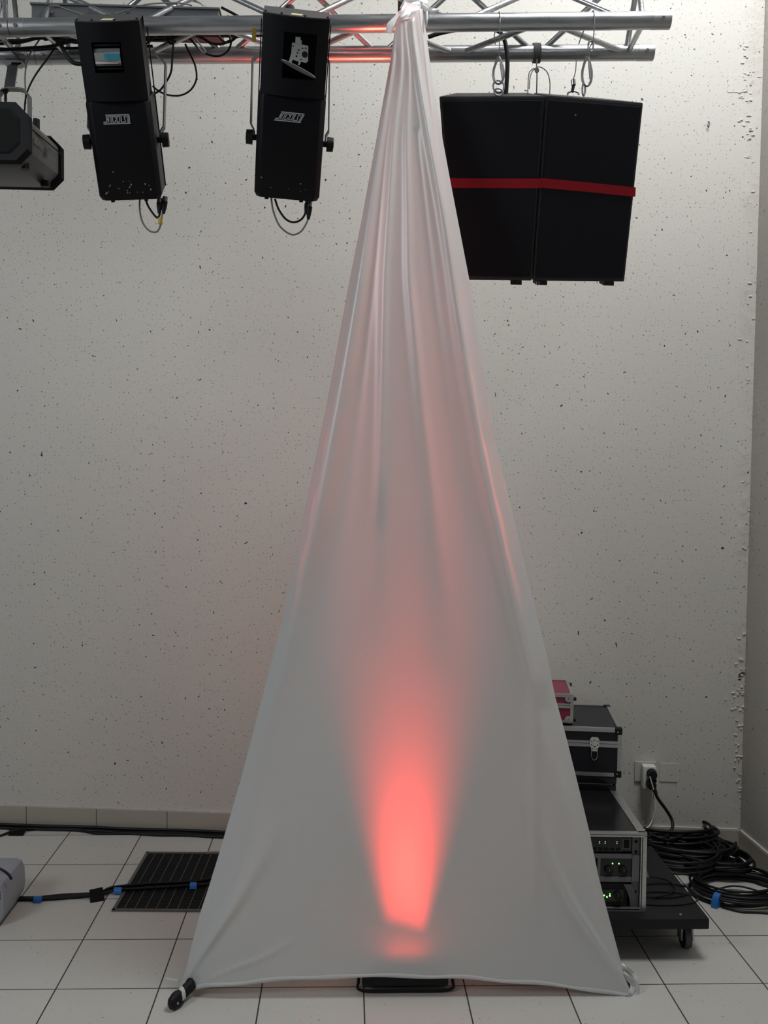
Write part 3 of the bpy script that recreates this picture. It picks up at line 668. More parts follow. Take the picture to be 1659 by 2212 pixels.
def link(cx, cy, w, h, Y, ang, name, label, r=.0026):
    c = at(cx, cy, Y); ax = Vector((math.cos(ang), math.sin(ang), 0)); pts = [c+ax*w*math.cos(2*PI*i/20)+Z_*h*math.sin(2*PI*i/20) for i in range(20)]
    return tag(put(name, tube(BM(), pts, r, 8, True), M['zinc'], smooth=1), label, 'chain link')
link(1276, 100, .008, .015, 2.85, .3, 'chain_link', 'steel chain link hanging above the right carabiner')
link(1272, 112, .007, .012, 2.85, 1.2, 'chain_link', 'lower small chain link touching the top of the right carabiner')
link(1261, 193, .005, .018, 2.85, .4, 'chain_link', 'narrow chain link below the right carabiner, on the speaker top')
link(1077, 187, .016, .017, 2.85, .1, 'steel_ring', 'steel ring below the left carabiner, behind the cone side speaker top')
link(1077, 199, .013, .010, 2.845, .1, 'steel_ring', 'small bent ring lying on the speaker top under the left carabiner')
wire('steel_wire', pp([(1245, 128), (1243, 155), (1238, 172)], 2.86), .0014, M['zinc'], 'short steel wire hanging to the shackle between rope and right carabiner')
sh = thing('shackle', 'small dark shackle on the speaker top, between the rope and right carabiner', 'shackle', at(1238, 200, 2.85))
bm = BM(); tube(bm, smooth_path(pp([(1226, 205), (1228, 200), (1238, 197), (1248, 200), (1250, 205)], 2.85)), .0026, 8); put('bow', bm, M['zinc'], sh, world=True, smooth=1)
bm = BM(); cyl(bm, at(1238, 172, 2.85), at(1239, 184, 2.85), .007, n=10); put('thimble', bm, M['steel'], sh, world=True, smooth=.8)
bm = BM(); cyl(bm, at(1239, 184, 2.85), at(1236, 199, 2.85), .0045, n=10); put('pin', bm, M['dark'], sh, world=True, smooth=.8)
# cord tied on the rear tube
rp = thing('cord', 'thin grey cord knotted round the rear tube between the two carabiners', 'rope', at(1158, 130, 3.04))
xr_ = at(1157, 116, 3.07).x; bm = BM(); pts = []
for i in range(60):
    a = i/12*2*PI; pts.append(Vector((xr_-.010+i*.0004, 3.07+.0275*math.cos(a), Bp(xr_).z+.0275*math.sin(a))))
tube(bm, pts, .0024, 6); put('winding', bm, M['rope'], rp, world=True, smooth=1)
bm = BM(); tube(bm, smooth_path(pp([(1160, 128), (1159, 145), (1160, 160), (1159, 205)], 2.95)), [.002]*25, 6); tube(bm, smooth_path(pp([(1158, 146), (1163, 152), (1159, 156), (1157, 150), (1162, 146)], 2.95)), .003, 6)
put('knot', bm, M['rope'], rp, world=True, smooth=1)
for l in ([(1158, 147), (1148, 151), (1142, 163), (1140, 205)], [(1158, 148), (1150, 154), (1145, 168), (1143, 192)], [(1161, 144), (1172, 147), (1183, 158), (1188, 180), (1187, 205)]):
    put('loop', tube(BM(), smooth_path(pp(l, 2.95)), .0015, 6), M['rope'], rp, world=True, smooth=1)
cable('speaker_cable', pp([(925, 80), (950, 72), (985, 65), (1030, 60), (1062, 62), (1082, 72), (1092, 95), (1096, 130), (1095, 170), (1092, 215)], 2.97), .0065, M['ccoil'], 'thick black cable running from the cone down behind the left carabiner')

# ---------------------------------------------------------------- cables in the truss
YC = 2.965
def tcable(l, r, m_, label, Y=YC, name='cable', dY=None):
    pts = [at(p[0], p[1], (Y+ (p[2] if len(p) > 2 else 0))) for p in l]
    return cable(name, pts, r, m_, label, 'cable')
tcable([(-40, 84), (40, 88), (90, 82), (150, 88), (240, 74), (330, 80), (420, 76), (520, 78), (600, 74)], .005, M['ccoil'], 'uppermost black cable lying along the inside of the truss')
tcable([(-40, 96), (40, 92), (100, 80), (170, 92), (250, 80), (340, 86), (430, 72), (520, 74)], .0045, M['ccoil'], 'black cable running inside the truss behind the left scanner', 2.98)
tcable([(-40, 110), (60, 104), (110, 100), (150, 90), (180, 84), (260, 82)], .005, M['ccoil'], 'lower black cable inside the truss at the far left', 2.96)
tcable([(-40, 102), (50, 108), (115, 105), (170, 104), (250, 98), (330, 100)], .0045, M['ccoil'], 'black cable resting on the rear tube behind the left scanner', 3.0)
tcable([(95, 84), (120, 84), (133, 100), (145, 122), (160, 136), (180, 138), (200, 136)], .0062, M['ccoil'], 'thick black cable sagging below the rear tube beside the left scanner', 2.93)
tcable([(86, 84), (78, 96), (68, 110), (58, 135), (54, 165), (55, 200), (55, 225)], .0023, M['cgrey'], 'thin grey cable dropping to the dark grey projector', 2.98)
tcable([(118, 105), (100, 130), (78, 160), (62, 190), (55, 215), (53, 240)], .0027, M['ccoil'], 'thin black cable slanting down to the dark grey projector', 2.96)
tcable([(368, 72), (374, 95), (372, 130), (368, 160), (350, 190), (338, 200), (328, 204)], .0030, M['ccoil'], 'black cable hanging down beside the left scanner yoke', 2.93)
tcable([(330, 186), (342, 196), (362, 205), (390, 206), (412, 194), (424, 172), (423, 148), (416, 128), (400, 95)], .0028, M['ccoil'], 'black cable making a wide loop under the truss between the scanners', 2.99)
tcable([(300, 100), (320, 92), (335, 78), (350, 74), (362, 88), (372, 94), (392, 78)], .0032, M['ccoil'], 'black cable criss-crossing just right of the left scanner head', 2.95)
tcable([(405, 78), (418, 92), (430, 106), (450, 118), (474, 121), (492, 110), (499, 92), (494, 74), (488, 62)], .0030, M['ccoil'], 'black cable loop dangling over the rear tube between the scanners', 2.93)
tcable([(420, 75), (440, 84), (458, 94), (480, 95), (500, 86), (518, 78), (540, 78)], .0038, M['ccoil'], 'thicker black cable sagging between the scanners above the dangling loop', 2.94)
tcable([(465, 66), (478, 85), (490, 92), (502, 88), (515, 76)], .0028, M['ccoil'], 'short black cable arc near the yellow tape', 2.92)
tcable([(418, 86), (428, 102), (440, 114), (443, 110), (432, 96), (422, 84)], .0024, M['cgrey'], 'grey cable end bent back on itself between the scanners', 2.91)
tcable([(478, 16), (490, 22), (505, 30), (530, 44)], .004, M['ccoil'], 'black cable leaving the right end of the flat grey box', 2.93)
tcable([(250, 30), (290, 17), (320, 9), (380, 6), (415, 12)], .0022, M['cgrey'], 'thin grey cable arching over the flat grey box toward the left scanner', 2.90)
tcable([(385, 9), (400, 2), (415, 1), (432, 6), (440, 12)], .0034, M['white'], 'short white cable arching over the flat grey box', 2.95)
tcable([(105, 13), (122, 12), (150, 22), (185, 33), (200, 36)], .0016, M['cgrey'], 'thin grey wire draped across the left end of the flat grey box', 2.89)
bm = BM(); a = at(549, 62, 2.83); b = at(549, 90, 2.87)
for p in bm.verts: pass
flatbar(bm, [a, (a+b)/2+Vector((0, -.004, 0)), b], Vector((.011, 0, 0)), Vector((0, .0012, 0))); tag(put('tape_tag', bm, M['yellow']), 'yellow tape tag hanging from the truss left of the scanner beside the cone', 'tape')
tag(put('hook_clamp', cyl(BM(), at(626, 34, 2.80), at(626, 20, 2.84), .014, n=16), M['dark'], smooth=.7), 'rounded dark clamp top standing on the truss tube above the cone side scanner', 'clamp')

# ---------------------------------------------------------------- lighting stand and its fabric cover
st = thing('lighting_stand', 'black winch stand hidden inside the white fabric cone, one foot showing at left', 'stand', (.16, 3.0, 0))
put('mast', cyl(BM(), (.18, 3.0, .30), (.165, 2.965, 2.98), .022, n=24), M['dark'], st, world=True, smooth=1)
put('hub', cyl(BM(), (.18, 3.0, .56), (.18, 3.0, .68), .040, n=20), M['dark'], st, world=True, smooth=.7)
put('mast_head', box(BM(), .135, .175, 2.94, 2.975, 2.86, 3.0), M['dark'], st, world=True, bevel=.003)
feet = [Vector((-.462, 2.778, .018)), Vector((.822, 2.83, .018)), Vector((.20, 3.68, .018))]
for i, p in enumerate(feet):
    top = Vector((.18, 3.0, .62)); d = (top-p).normalized()
    q = p+Vector((d.x, d.y, 0)).normalized()*.04+Vector((0, .05 if i < 2 else 0, .036))
    lg = put('leg', tube(BM(), [p+d*.02, q, top], .013, 12), M['dark'], st, world=True, smooth=1)
    e = (Vector((p.x, p.y, 0))-Vector((top.x, top.y, 0))).normalized(); sd = Vector((-e.y, e.x, 0))
    if i == 0: a_, b_ = atz(375, 2172, .012), at(410, 2136, 2.795)
    else: a_, b_ = Vector((p.x, p.y, .012))+e*.03, Vector((p.x, p.y, .055))-e*.02
    dd = (b_-a_).normalized(); sd = dd.cross(Y_).normalized() if i == 0 else sd; nn = dd.cross(sd).normalized(); bm = BM(); rg = []
    for t_, w_, h_ in ((-.016, .010, .007), (-.008, .017, .010), (.012, .021, .012), (.028, .019, .013), (.032, .016, .012), ((b_-a_).length+.01, .015, .012)):
        c_ = a_+dd*t_; rg.append([c_+sd*w_*x+nn*h_*y for x, y in ((-1, -.6), (-.6, -1), (.6, -1), (1, -.6), (1, .6), (.6, 1), (-.6, 1), (-1, .6))])
    lf = [z_.z for r_ in rg for z_ in r_]; dz_ = max(0, .0006-min(lf))
    rg = [[q_+Z_*dz_ for q_ in r_] for r_ in rg]
    n8 = 8; V_ = [[bm.verts.new(q_) for q_ in r_] for r_ in rg]
    for A_, B2 in zip(V_, V_[1:]):
        for k_ in range(n8): bm.faces.new((A_[k_], A_[(k_+1) % n8], B2[(k_+1) % n8], B2[k_]))
    bm.faces.new(V_[0][::-1]); bm.faces.new(V_[-1])
    ft = put('foot', bm, M['rubber'], lg, world=True, bevel=.002)
    if i == 0:
        FA, FD, FS, FN = a_+Z_*dz_, dd, sd, nn
        q_ = FA+FD*.002-FS*.004; fn_ = FN if FN.y < 0 else -FN
        put('bolt', cyl(BM(), q_+fn_*.010, q_+fn_*.0135, .004, n=10), M['steel'], lg, world=True)
LT = [(30,863),(35,862),(60,853),(127,844),(300,813),(480,780),(605,755),(882,704),(1142,650),(1343,609),(1500,568),(1680,521),(1838,475),(1916,451),(1976,431),(2042,414),(2085,404),(2123,392),(2143,384)]
RT = [(10,911),(19,914.6),(87,922.5),(145,930.5),(300,956),(397,974),(600,1013),(640,1019),(953,1070),(1197,1127),(1420,1182),(1504,1199),(1588,1222),(1700,1250),(1796,1273),(1889,1292),(1961,1310),(2077,1341),(2096,1349),(2140,1366),(2157,1377)]
CT = [(10,905),(87,915),(145,921),(300,939),(632,983),(953,1037),(1142,1080),(1300,1118),(1468,1160),(1534,1162),(1637,1194),(1721,1222),(1856,1261),(1916,1279),(2000,1303),(2077,1332),(2140,1361),(2157,1372)]
# pleats: centre line x(y), half width(y), amplitude(y) in metres toward the room
PL = [
 ([(60,851),(127,848),(200,838),(400,806),(600,776),(800,742),(1100,686),(1300,640),(1600,575)], [(60,5),(300,15),(600,26),(1100,42),(1600,50)], [(60,.002),(200,.006),(600,.019),(1100,.020),(1400,.012),(1700,.0)]),
 ([(60,866),(145,868),(300,850),(600,832),(871,827),(1083,822),(1300,812)], [(60,5),(300,9),(600,13),(1083,15),(1300,30)], [(60,.002),(300,.007),(700,.011),(1050,.009),(1140,.003),(1400,0)]),
 ([(60,874),(145,885),(300,879),(600,884),(871,910),(1023,928),(1300,955)], [(60,4),(300,9),(600,13),(1023,20),(1400,40)], [(60,.002),(200,.006),(700,.009),(1100,.006),(1450,0)]),
 ([(60,890),(188,908),(300,928),(450,957),(600,982),(800,1010),(1000,1045),(1300,1110),(1500,1155)], [(60,6),(300,11),(600,16),(1000,20),(1500,14)], [(60,.005),(300,.011),(700,.014),(1100,.010),(1500,.006),(1900,.004),(2100,0)]),
 ([(127,858),(300,832),(600,801),(900,770),(1100,750)], [(127,4),(300,8),(600,14),(1100,24)], [(127,-.002),(300,-.004),(800,-.006),(1200,-.001),(1300,0)]),
 ([(300,900),(600,930),(900,965),(1200,1010)], [(300,8),(600,18),(1200,36)], [(200,0),(300,-.003),(700,-.007),(1100,-.004),(1400,0)]),
 ([(1780,600),(1862,560),(1964,504),(2019,466),(2080,425),(2125,395)], [(1780,34),(1964,17),(2060,10),(2125,5)], [(1760,0),(1850,.004),(1960,.009),(2060,.008),(2130,.003)]),
 ([(1700,1140),(1850,1190),(1954,1238),(2050,1302),(2114,1345),(2140,1362)], [(1700,26),(1900,12),(2050,7),(2140,4)], [(1650,0),(1800,.004),(1954,.008),(2060,.006),(2140,.001)]),
 ([(2040,640),(2090,520),(2123,412)], [(2040,16),(2123,5)], [(2030,0),(2060,.003),(2110,.003),(2128,0)]),
]
cv = thing('fabric_cover', 'tall white stretch fabric cone glowing red near its base, in front of the truss', 'fabric cover', (.18, 2.9, 0))
def hem_off(u): return -40*math.sin(PI*min(max(u, 0), 1))**.8-1.5*math.sin(u*33)*(1 if .05 < u < .95 else 0)
def soft(tab, y): return (interp(tab, y-30)+2*interp(tab, y)+interp(tab, y+30))/4
def cloth_pt(u, v):
    yl = 33+v*(2143-33); yr = 18+v*(2157-18)
    L_, R_ = interp(LT, yl), interp(RT, yr); C_ = interp(CT, yr)
    uc = (C_-L_)/(R_-L_); px = L_+(R_-L_)*u; py = yl+(yr-yl)*u+hem_off(u)*v**10
    wd = (R_-L_)/FPX*2.8
    Y = 2.785
    Y += .085*min(wd, .35)*max(0, (.14-u)/.14)**2
    disp = 0
    for c, w_, a in PL:
        am = soft(a, py)
        if am == 0 or py < c[0][0]-20: continue
        t = (px-soft(c, py))/soft(w_, py)
        if abs(t) < 3.2: disp += 1.4*am*math.exp(-t*t*(1 if t < 0 else 1.7))
    edge_fade = min(1, u/.03)
    Y -= disp*min(1, edge_fade)
    # rounded ridge over the right leg and side strip that turns away
    if u > uc: s = (u-uc)/(1-uc); Y += .004+.07*s*s*min(1, .3+wd)+.010*math.sin(PI*s)
    else: Y += .004*math.exp(-((u-uc)*(R_-L_)/7)**2)
    return at(px, py, Y), wd
rows = 330; cols = 250
bm = BM(); grid = []
for j in range(rows+1):
    v = (j/rows)**1.0; row = []
    pl, wd = cloth_pt(0, v)
    back = min(.10, .004+.12*wd)
    for k in range(6, 0, -1):
        t = k/6; row.append(bm.verts.new(pl+Vector((back*.55*t*t+.10*back*t, back*(.9*t), 0))))
    for i in range(cols+1):
        p, wd = cloth_pt(i/cols, v); row.append(bm.verts.new(p))
    pr = p; back = min(.26, .004+.12*wd+.9*max(0, wd-.19))  # hidden right wrap, deepened so it shields the speaker from the red light
    for k in range(1, 11):
        t = k/10; row.append(bm.verts.new(pr+Vector((-back*1.1*t*t-.12*back*t, back*1.5*t, 0))))
    grid.append(row)
for a, b in zip(grid, grid[1:]):
    for i in range(len(a)-1): bm.faces.new((a[i], a[i+1], b[i+1], b[i]))
put('fabric_panel', bm, M['fabric'], cv, world=True, smooth=3)
for nm, ulo, uhi in (('inner_red_shield', None, 1), ('inner_red_shield', 0, .07)):  # unseen inner cloth layers, added to keep red light out of the edges
    bm = BM(); R2 = []
    for j in range(0, rows+1, 3):
        v = min(.985, j/rows); yl = 33+v*2110; yr = 18+v*2139; L_, R_, C_ = interp(LT, yl), interp(RT, yr), interp(CT, yr); uc = (C_-L_)/(R_-L_)
        a_, b_ = ((uc+.10*(1-uc), 1) if ulo is None else (0, uhi)); R2.append([bm.verts.new(cloth_pt(a_+(b_-a_)*k/8, v)[0]+Vector(((-.002 if ulo is None else .002), .012+.004*math.sin(j*.3), 0))) for k in range(9)])
    for a, b in zip(R2, R2[1:]):
        for k in range(8): bm.faces.new((a[k], a[k+1], b[k+1], b[k]))
    put(nm, bm, M['fabric'], cv, world=True, smooth=3)
# doubled hem along the lower edge
bm = BM(); pr_ = None; n = 200; rows_ = []
for i in range(n+1):
    u = .012+.976*i/n; p, _ = cloth_pt(u, 1); q, _ = cloth_pt(u, .9962-.0008*math.sin(i*.21))
    o = Vector((0, -.0022, 0)); rows_.append([bm.verts.new(p+Vector((0, .002, -.0005))), bm.verts.new(p+o+Z_*-.002), bm.verts.new((p+q)/2+o*1.7), bm.verts.new(q+o*.35)])
for a, b in zip(rows_, rows_[1:]):
    for k in range(3): bm.faces.new((a[k], a[k+1], b[k+1], b[k]))
put('hem', bm, M['fabric'], cv, world=True, smooth=3)
def ribbon(l, widths, name, Y, k=8, twist=None):
    pts = smooth_path([at(x, y, yy) for x, y, yy in l], k); N_ = len(pts); bm = BM(); A = []
    for i, p in enumerate(pts):
        t = (pts[min(i+1, N_-1)]-pts[max(i-1, 0)]).normalized(); s = t.cross(Y_).normalized(); w_ = interp([(j/(len(widths)-1), w) for j, w in enumerate(widths)], i/(N_-1))
        A.append([bm.verts.new(p+s*w_*c+Y_*(-.006*(1-abs(c)**2)+.0035*math.sin(c*9+i*.15))) for c in (-1, -.66, -.33, 0, .33, .66, 1)])
    for a, b in zip(A, A[1:]):
        for j in range(6): bm.faces.new((a[j], a[j+1], b[j+1], b[j]))
    return put(name, bm, M['fabric'], cv, world=True, smooth=3)
ribbon([(866, 39, 2.78), (880, 28, 2.79), (893, 16, 2.81), (898, 4, 2.86), (896, -8, 2.92)], [.006, .020, .028, .034, .036], 'top_wrap', 0)
ribbon([(838, 72, 2.79), (846, 55, 2.795), (858, 40, 2.805), (872, 24, 2.82), (890, 14, 2.82), (910, 12, 2.83), (922, 20, 2.83)], [.008, .012, .009, .009, .012, .012, .008], 'knotted_tail', 0)
ribbon([(868, 22, 2.83), (880, 8, 2.835), (895, 3, 2.83), (912, 8, 2.83), (922, 18, 2.83), (930, 27, 2.82)], [.008, .012, .013, .011, .009, .005], 'knotted_tail', 0)
ribbon([(912, 10, 2.82), (922, 22, 2.815), (932, 24, 2.81), (948, 21, 2.82)], [.006, .010, .008, .003], 'knotted_tail', 0)
ribbon([(922, 26, 2.81), (922, 44, 2.80), (920, 62, 2.80)], [.004, .003, .002], 'knotted_tail', 0)
# gathered cloth at the feet
ribbon([(1341, 2082, 2.83), (1350, 2092, 2.82), (1362, 2104, 2.82), (1370, 2118, 2.81), (1374, 2140, 2.80), (1370, 2155, 2.785)], [.004, .010, .013, .012, .012, .008], 'foot_gather', 0)
ribbon([(1345, 2100, 2.80), (1358, 2112, 2.80), (1368, 2126, 2.80), (1364, 2145, 2.79), (1350, 2152, 2.785)], [.004, .009, .010, .010, .006], 'foot_gather', 0)
bm = BM(); rr_ = []
for k_ in range(13):
    a0 = 2*PI*k_/12; c_ = FA+FD*(.034+.008*math.cos(a0+.6)); w_ = FS*(.0185*math.cos(a0))+FN*(.0155*math.sin(a0)); rr_.append([bm.verts.new(c_+w_+FD*(q_*.0075)) for q_ in (-1, 0, 1)])
for A_, B2 in zip(rr_, rr_[1:]):
    for k_ in range(2): bm.faces.new((A_[k_], A_[k_+1], B2[k_+1], B2[k_]))
put('foot_loop', bm, M['fabric'], cv, world=True, smooth=3)

# ---------------------------------------------------------------- red uplight inside
LX = .183
par = thing('uplight', 'black floor uplight shining red behind the cone hem', 'stage light', (LX+.008, 2.90, 0))
put('housing', box(BM(), LX-.125, LX+.128, 2.808, 2.95, .022, .088), M['dark'], par, world=True, bevel=.006)
put('head', box(BM(), LX-.10, LX+.10, 2.806, 2.945, .089, .112), M['dark'], par, world=True, bevel=.005)
bm = BM(); tube(bm, smooth_path([(LX-.130, 2.84, .075), (LX-.135, 2.825, .03), (LX-.125, 2.812, .008), (LX, 2.810, .007), (LX+.13, 2.812, .008), (LX+.142, 2.825, .03), (LX+.137, 2.84, .075)], 6), .0045, 8); put('bracket', bm, M['dark'], par, world=True, smooth=1)
put('lens', box(BM(), LX-.055, LX+.055, 2.812, 2.875, .1122, .1150), M['redlens'], par, world=True, label='red glowing lens')
def spot(name, loc, target, power, angle, blend, rad, color):
    l = bpy.data.lights.new(name, 'SPOT'); l.energy = power; l.spot_size = math.radians(angle); l.spot_blend = blend; l.shadow_soft_size = rad; l.color = color
    o = bpy.data.objects.new(name, l); COL.objects.link(o); o.location = loc
    o.rotation_euler = (Vector(target)-Vector(loc)).to_track_quat('-Z', 'Y').to_euler(); return o
rl = area('red_beam', (LX, 2.842, .119), (LX-.004, 2.842-.050, 1.119), .112, .060, 3.7, (1, .045, .025)); rl.data.spread = math.radians(34)
for dx in (-.026, .030):
    spot('red_spill', (LX+dx, 2.828, .118), (LX+dx, 2.79, .20), .12, 150, 1, .015, (1, .05, .025))
spot('red_spill', (LX, 2.93, .125), (LX-.1, 3.85, .95), 3.2, 76, 1, .03, (1, .10, .07))
spot('red_beam', (LX, 2.90, .125), (LX-.05, 2.96, 2.8), 150, 10.5, 1, .03, (1, .045, .025))

# ---------------------------------------------------------------- floor: grille, taped cables, device at left
g0, g1, g2, g3 = atz(325.4, 1842.7, 0), atz(231.4, 1968.9, 0), atz(430.9, 1975.2, 0), atz(470, 1849, 0)
gr = thing('floor_grating', 'dark metal grating panel set on the tiled floor left of the cone', 'grating', ((g0.x+.05), 3.6, 0))
gx0, gx1, gy0, gy1 = -.785, -.12, 3.345, 3.855
bm = BM()
for a in ((gx0, gx1, gy0, gy0+.012), (gx0, gx1, gy1-.012, gy1), (gx0, gx0+.012, gy0, gy1), (gx1-.012, gx1, gy0, gy1)): box(bm, *a, .0002, .006)
put('rim', bm, M['rust'], gr, world=True, bevel=.001)
put('mat', box(BM(), gx0+.01, gx1-.01, gy0+.01, gy1-.01, .0002, .0015), M['hole'], gr, world=True)
bm = BM(); x = gx0+.04
while x < gx1-.01: box(bm, x-.0012, x+.0012, gy0+.01, gy1-.01, .0015, .0052); x += .0365
put('long_bar', bm, M['rust'], gr, world=True)['kind'] = 'stuff'
bm = BM(); y = gy0+.016
while y < gy1-.012: box(bm, gx0+.01, gx1-.01, y-.0022, y+.0022, .0015, .0040); y += .0085
put('cross_bar', bm, M['dark'], gr, world=True)['kind'] = 'stuff'
gr.rotation_euler.z = -.03
def floor_cable(l, r, label, z=None, m_='ccoil', name='cable', k=8):
    pts = []
    for p in l:
        q = atz(p[0], p[1], 0); pts.append(q+Z_*((p[2] if len(p) > 2 else 0)+r+.0003))
    return cable(name, pts, r, M[m_], label)
c = []
for k, (dy, r, dz, lb) in enumerate(((0, .0055, 0, 'black cable nearest the camera in the taped bundle crossing the grating'), (-4.2, .0055, 0, 'black cable at the back of the taped bundle crossing the grating'), (-2.6, .0045, .009, 'black cable on top of the taped bundle crossing the grating'))):
    g = .006 if True else 0
    floor_cable([(-30, 1950+dy), (36, 1947+dy), (82, 1946.5+dy), (130, 1944+dy*1.6), (175, 1940+dy*1.2), (210, 1937+dy), (232, 1933+dy, .004+dz), (255, 1929+dy, g+dz), (330, 1924.5+dy*1.8, g+dz), (418, 1919+dy*1.5, g+dz), (470, 1916+dy*3.2, g+dz), (540, 1914+dy*3, g+dz)], r, lb)
def band(px, py, w_, name, m_, label, z=.0, hgt=.019, dep=.026):
    p = atz(px, py, 0); bm = BM(); n = 10; A = []
    for s in (-1, 1):
        A.append([bm.verts.new((p.x+s*w_, p.y+dep/2*math.cos(PI*i/n)*-1, z+.0006+hgt*math.sin(PI*i/n))) for i in range(n+1)])
    for i in range(n): bm.faces.new((A[0][i], A[0][i+1], A[1][i+1], A[1][i]))
    bm.faces.new(A[0]); bm.faces.new(A[1][::-1])
    return tag(put(name, bm, M[m_], smooth=1), label, 'tape')
band(82, 1948, .0135, 'blue_tape', 'blue', 'blue tape band on the cable bundle nearest the left edge')
band(255, 1931, .0135, 'blue_tape', 'blue', 'blue tape band on the cable bundle at the grating corner', .004)
band(418, 1921, .0120, 'blue_tape', 'blue', 'blue tape band on the cable bundle over the grating, next to the cone', .006)
def tape_patch(poly, z, label):
    bm = BM(); A = [bm.verts.new(atz(x, y, 0)+Z_*zz) for (x, y, zz) in poly]; bm.faces.new(A)
    bmesh.ops.solidify(bm, geom=bm.faces[:], thickness=.0008); return tag(put('gaffer_tape', bm, M['tape']), label, 'tape')
tape_patch([(195, 1951, .001), (193, 1935, .022), (222, 1929, .022), (226, 1946, .001)], 0, 'black tape patch holding the cable bundle left of the grating')
tape_patch([(18, 1806, .001), (20, 1797, .014), (60, 1794, .014), (50, 1806, .001)], 0, 'black tape patch on the cable by the skirting at far left')
# cables along the skirting
def skirt_cable(off, r, label, z=0, xa=-1.75, xb=.15, wob=.003):
    pts = []; n = 16
    for i in range(n+1):
        x = xa+(xb-xa)*i/n; t = (x-CA.x)/WD.x; p = CA+WD*t+WN*(.012+off+wob*math.sin(i*1.7+off*90)); pts.append(Vector((p.x, p.y, z+r+.0003)))
    return cable('cable', pts, r, M['ccoil'], label)
skirt_cable(.008, .0075, 'thick black cable lying against the skirting behind the cone'); skirt_cable(.022, .006, 'second black cable from the skirting, along the back wall')
skirt_cable(.036, .006, 'outermost straight black cable along the foot of the back wall', 0, -.95, .15, .004); skirt_cable(.016, .006, 'black cable stacked on top of those at the skirting', .013, -1.75, .15)
floor_cable([(-40, 1818), (0, 1808), (30, 1799, .004), (60, 1795, .004), (100, 1794), (150, 1793), (180, 1798), (210, 1803), (260, 1803), (330, 1803), (400, 1806), (470, 1809)], .005, 'black cable curving from the left edge through tape to the skirting')
floor_cable([(60, 1796), (110, 1793), (150, 1795), (210, 1801), (300, 1802), (400, 1803), (480, 1812)], .002, 'thin black wire wandering beside the skirting cables')
# grey device cut by the left edge
dv = thing('fog_machine', 'light grey plastic device on the floor, cut by the left edge', 'device', (-1.25, 3.3, 0))
bm = BM(); xr2 = -1.118
prf = [(xr2-.35, .004), (xr2-.020, .004), (xr2-.004, .035), (xr2, .06), (xr2-.002, .115), (xr2-.012, .138), (xr2-.03, .146), (xr2-.35, .150)]
prism(bm, [(a, b) for a, b in prf], .22, Vector((0, 3.235, 0)), X_, Z_, Y_); put('shell', bm, M['hood'], dv, world=True, bevel=.006, smooth=.5)
bm = BM()
for i in range(5): box(bm, xr2-.030, xr2-.010, 3.2335, 3.2352, .095+i*.006, .097+i*.006)
put('vent', bm, M['dark'], dv, world=True)
put('foot', cyl(BM(), (xr2-.04, 3.26, 0), (xr2-.04, 3.26, .006), .012, n=12), M['rubber'], dv, world=True)
cable('device_cable', [atz(-45, 1872, .175), atz(-10, 1874, .185), atz(8, 1881, .178), atz(20, 1891, .164), atz(25, 1900, .151)], .0045, M['ccoil'], 'black cable arching over the light grey device at left')
bm = BM(); p = atz(372, 2117, 0); box(bm, -.020, .020, -.005, .005, .0002, .0022)
for v in bm.verts: v.co = Matrix.Rotation(-.35, 3, 'Z')@v.co+p
tag(put('paper_scrap', bm, M['white']), 'tiny white scrap on the floor near the left foot of the cone', 'scrap')
bm = BM(); p = atz(462, 1843, 0); box(bm, -.030, .05, -.014, .014, .0002, .004)
for v in bm.verts: v.co = Matrix.Rotation(.12, 3, 'Z')@v.co+p
tag(put('wood_offcut', bm, M['wood']), 'small pale wood piece at the far edge of the grating, by the cone', 'wood piece')

# ---------------------------------------------------------------- dolly, rack and cases at right
DX0, DX1, DY0, DY1, DZ = .38, 1.143, 2.972, 3.56, .14
dl = thing('dolly', 'black board dolly on castors under the amplifier rack', 'dolly', ((DX0+DX1)/2, (DY0+DY1)/2, 0))
put('platform', box(BM(), DX0, DX1, DY0, DY1, .106, DZ), M['board'], dl, world=True, bevel=.006, smooth=.4)
for x, y in ((DX1-.040, DY0+.10), (DX1-.06, DY1-.07), (DX0+.06, DY0+.10), (DX0+.06, DY1-.07)):
    bm = BM(); cyl(bm, (x-.011, y, .036), (x+.011, y, .036), .0355, n=28); wh = put('castor', bm, M['dark'], dl, world=True, smooth=.6)
    put('tyre', cyl(BM(), (x-.0085, y, .036), (x+.0085, y, .036), .0358, n=28), M['scuff'], wh, world=True, smooth=.6)
    bm = BM(); box(bm, x-.020, x-.0135, y-.018, y+.018, .030, .100); box(bm, x+.0135, x+.020, y-.018, y+.018, .030, .100); box(bm, x-.026, x+.026, y-.026, y+.026, .100, .1055)
    cyl(bm, (x-.022, y, .036), (x+.022, y, .036), .006, n=10); put('fork', bm, M['zinc'], wh, world=True)
for px, py in ((1470, 1975), (1496, 1951)):
    p = atz(px, py, DZ); put('bolt', cyl(BM(), p, p+Z_*.002, .005 if px == 1470 else .003, .003, n=12), M['steel'], dl, world=True)
def ellipse_loop(c, rx, ry, rot, z, n=24, jit=0, rnd=random):
    return [c+Matrix.Rotation(rot, 3, 'Z')@Vector((rx*math.cos(2*PI*i/n)*(1+rnd.uniform(-jit, jit)), ry*math.sin(2*PI*i/n)*(1+rnd.uniform(-jit, jit)), z)) for i in range(n)]
c0 = atz(1430, 1925, DZ); c2 = atz(1400, 1920, DZ)
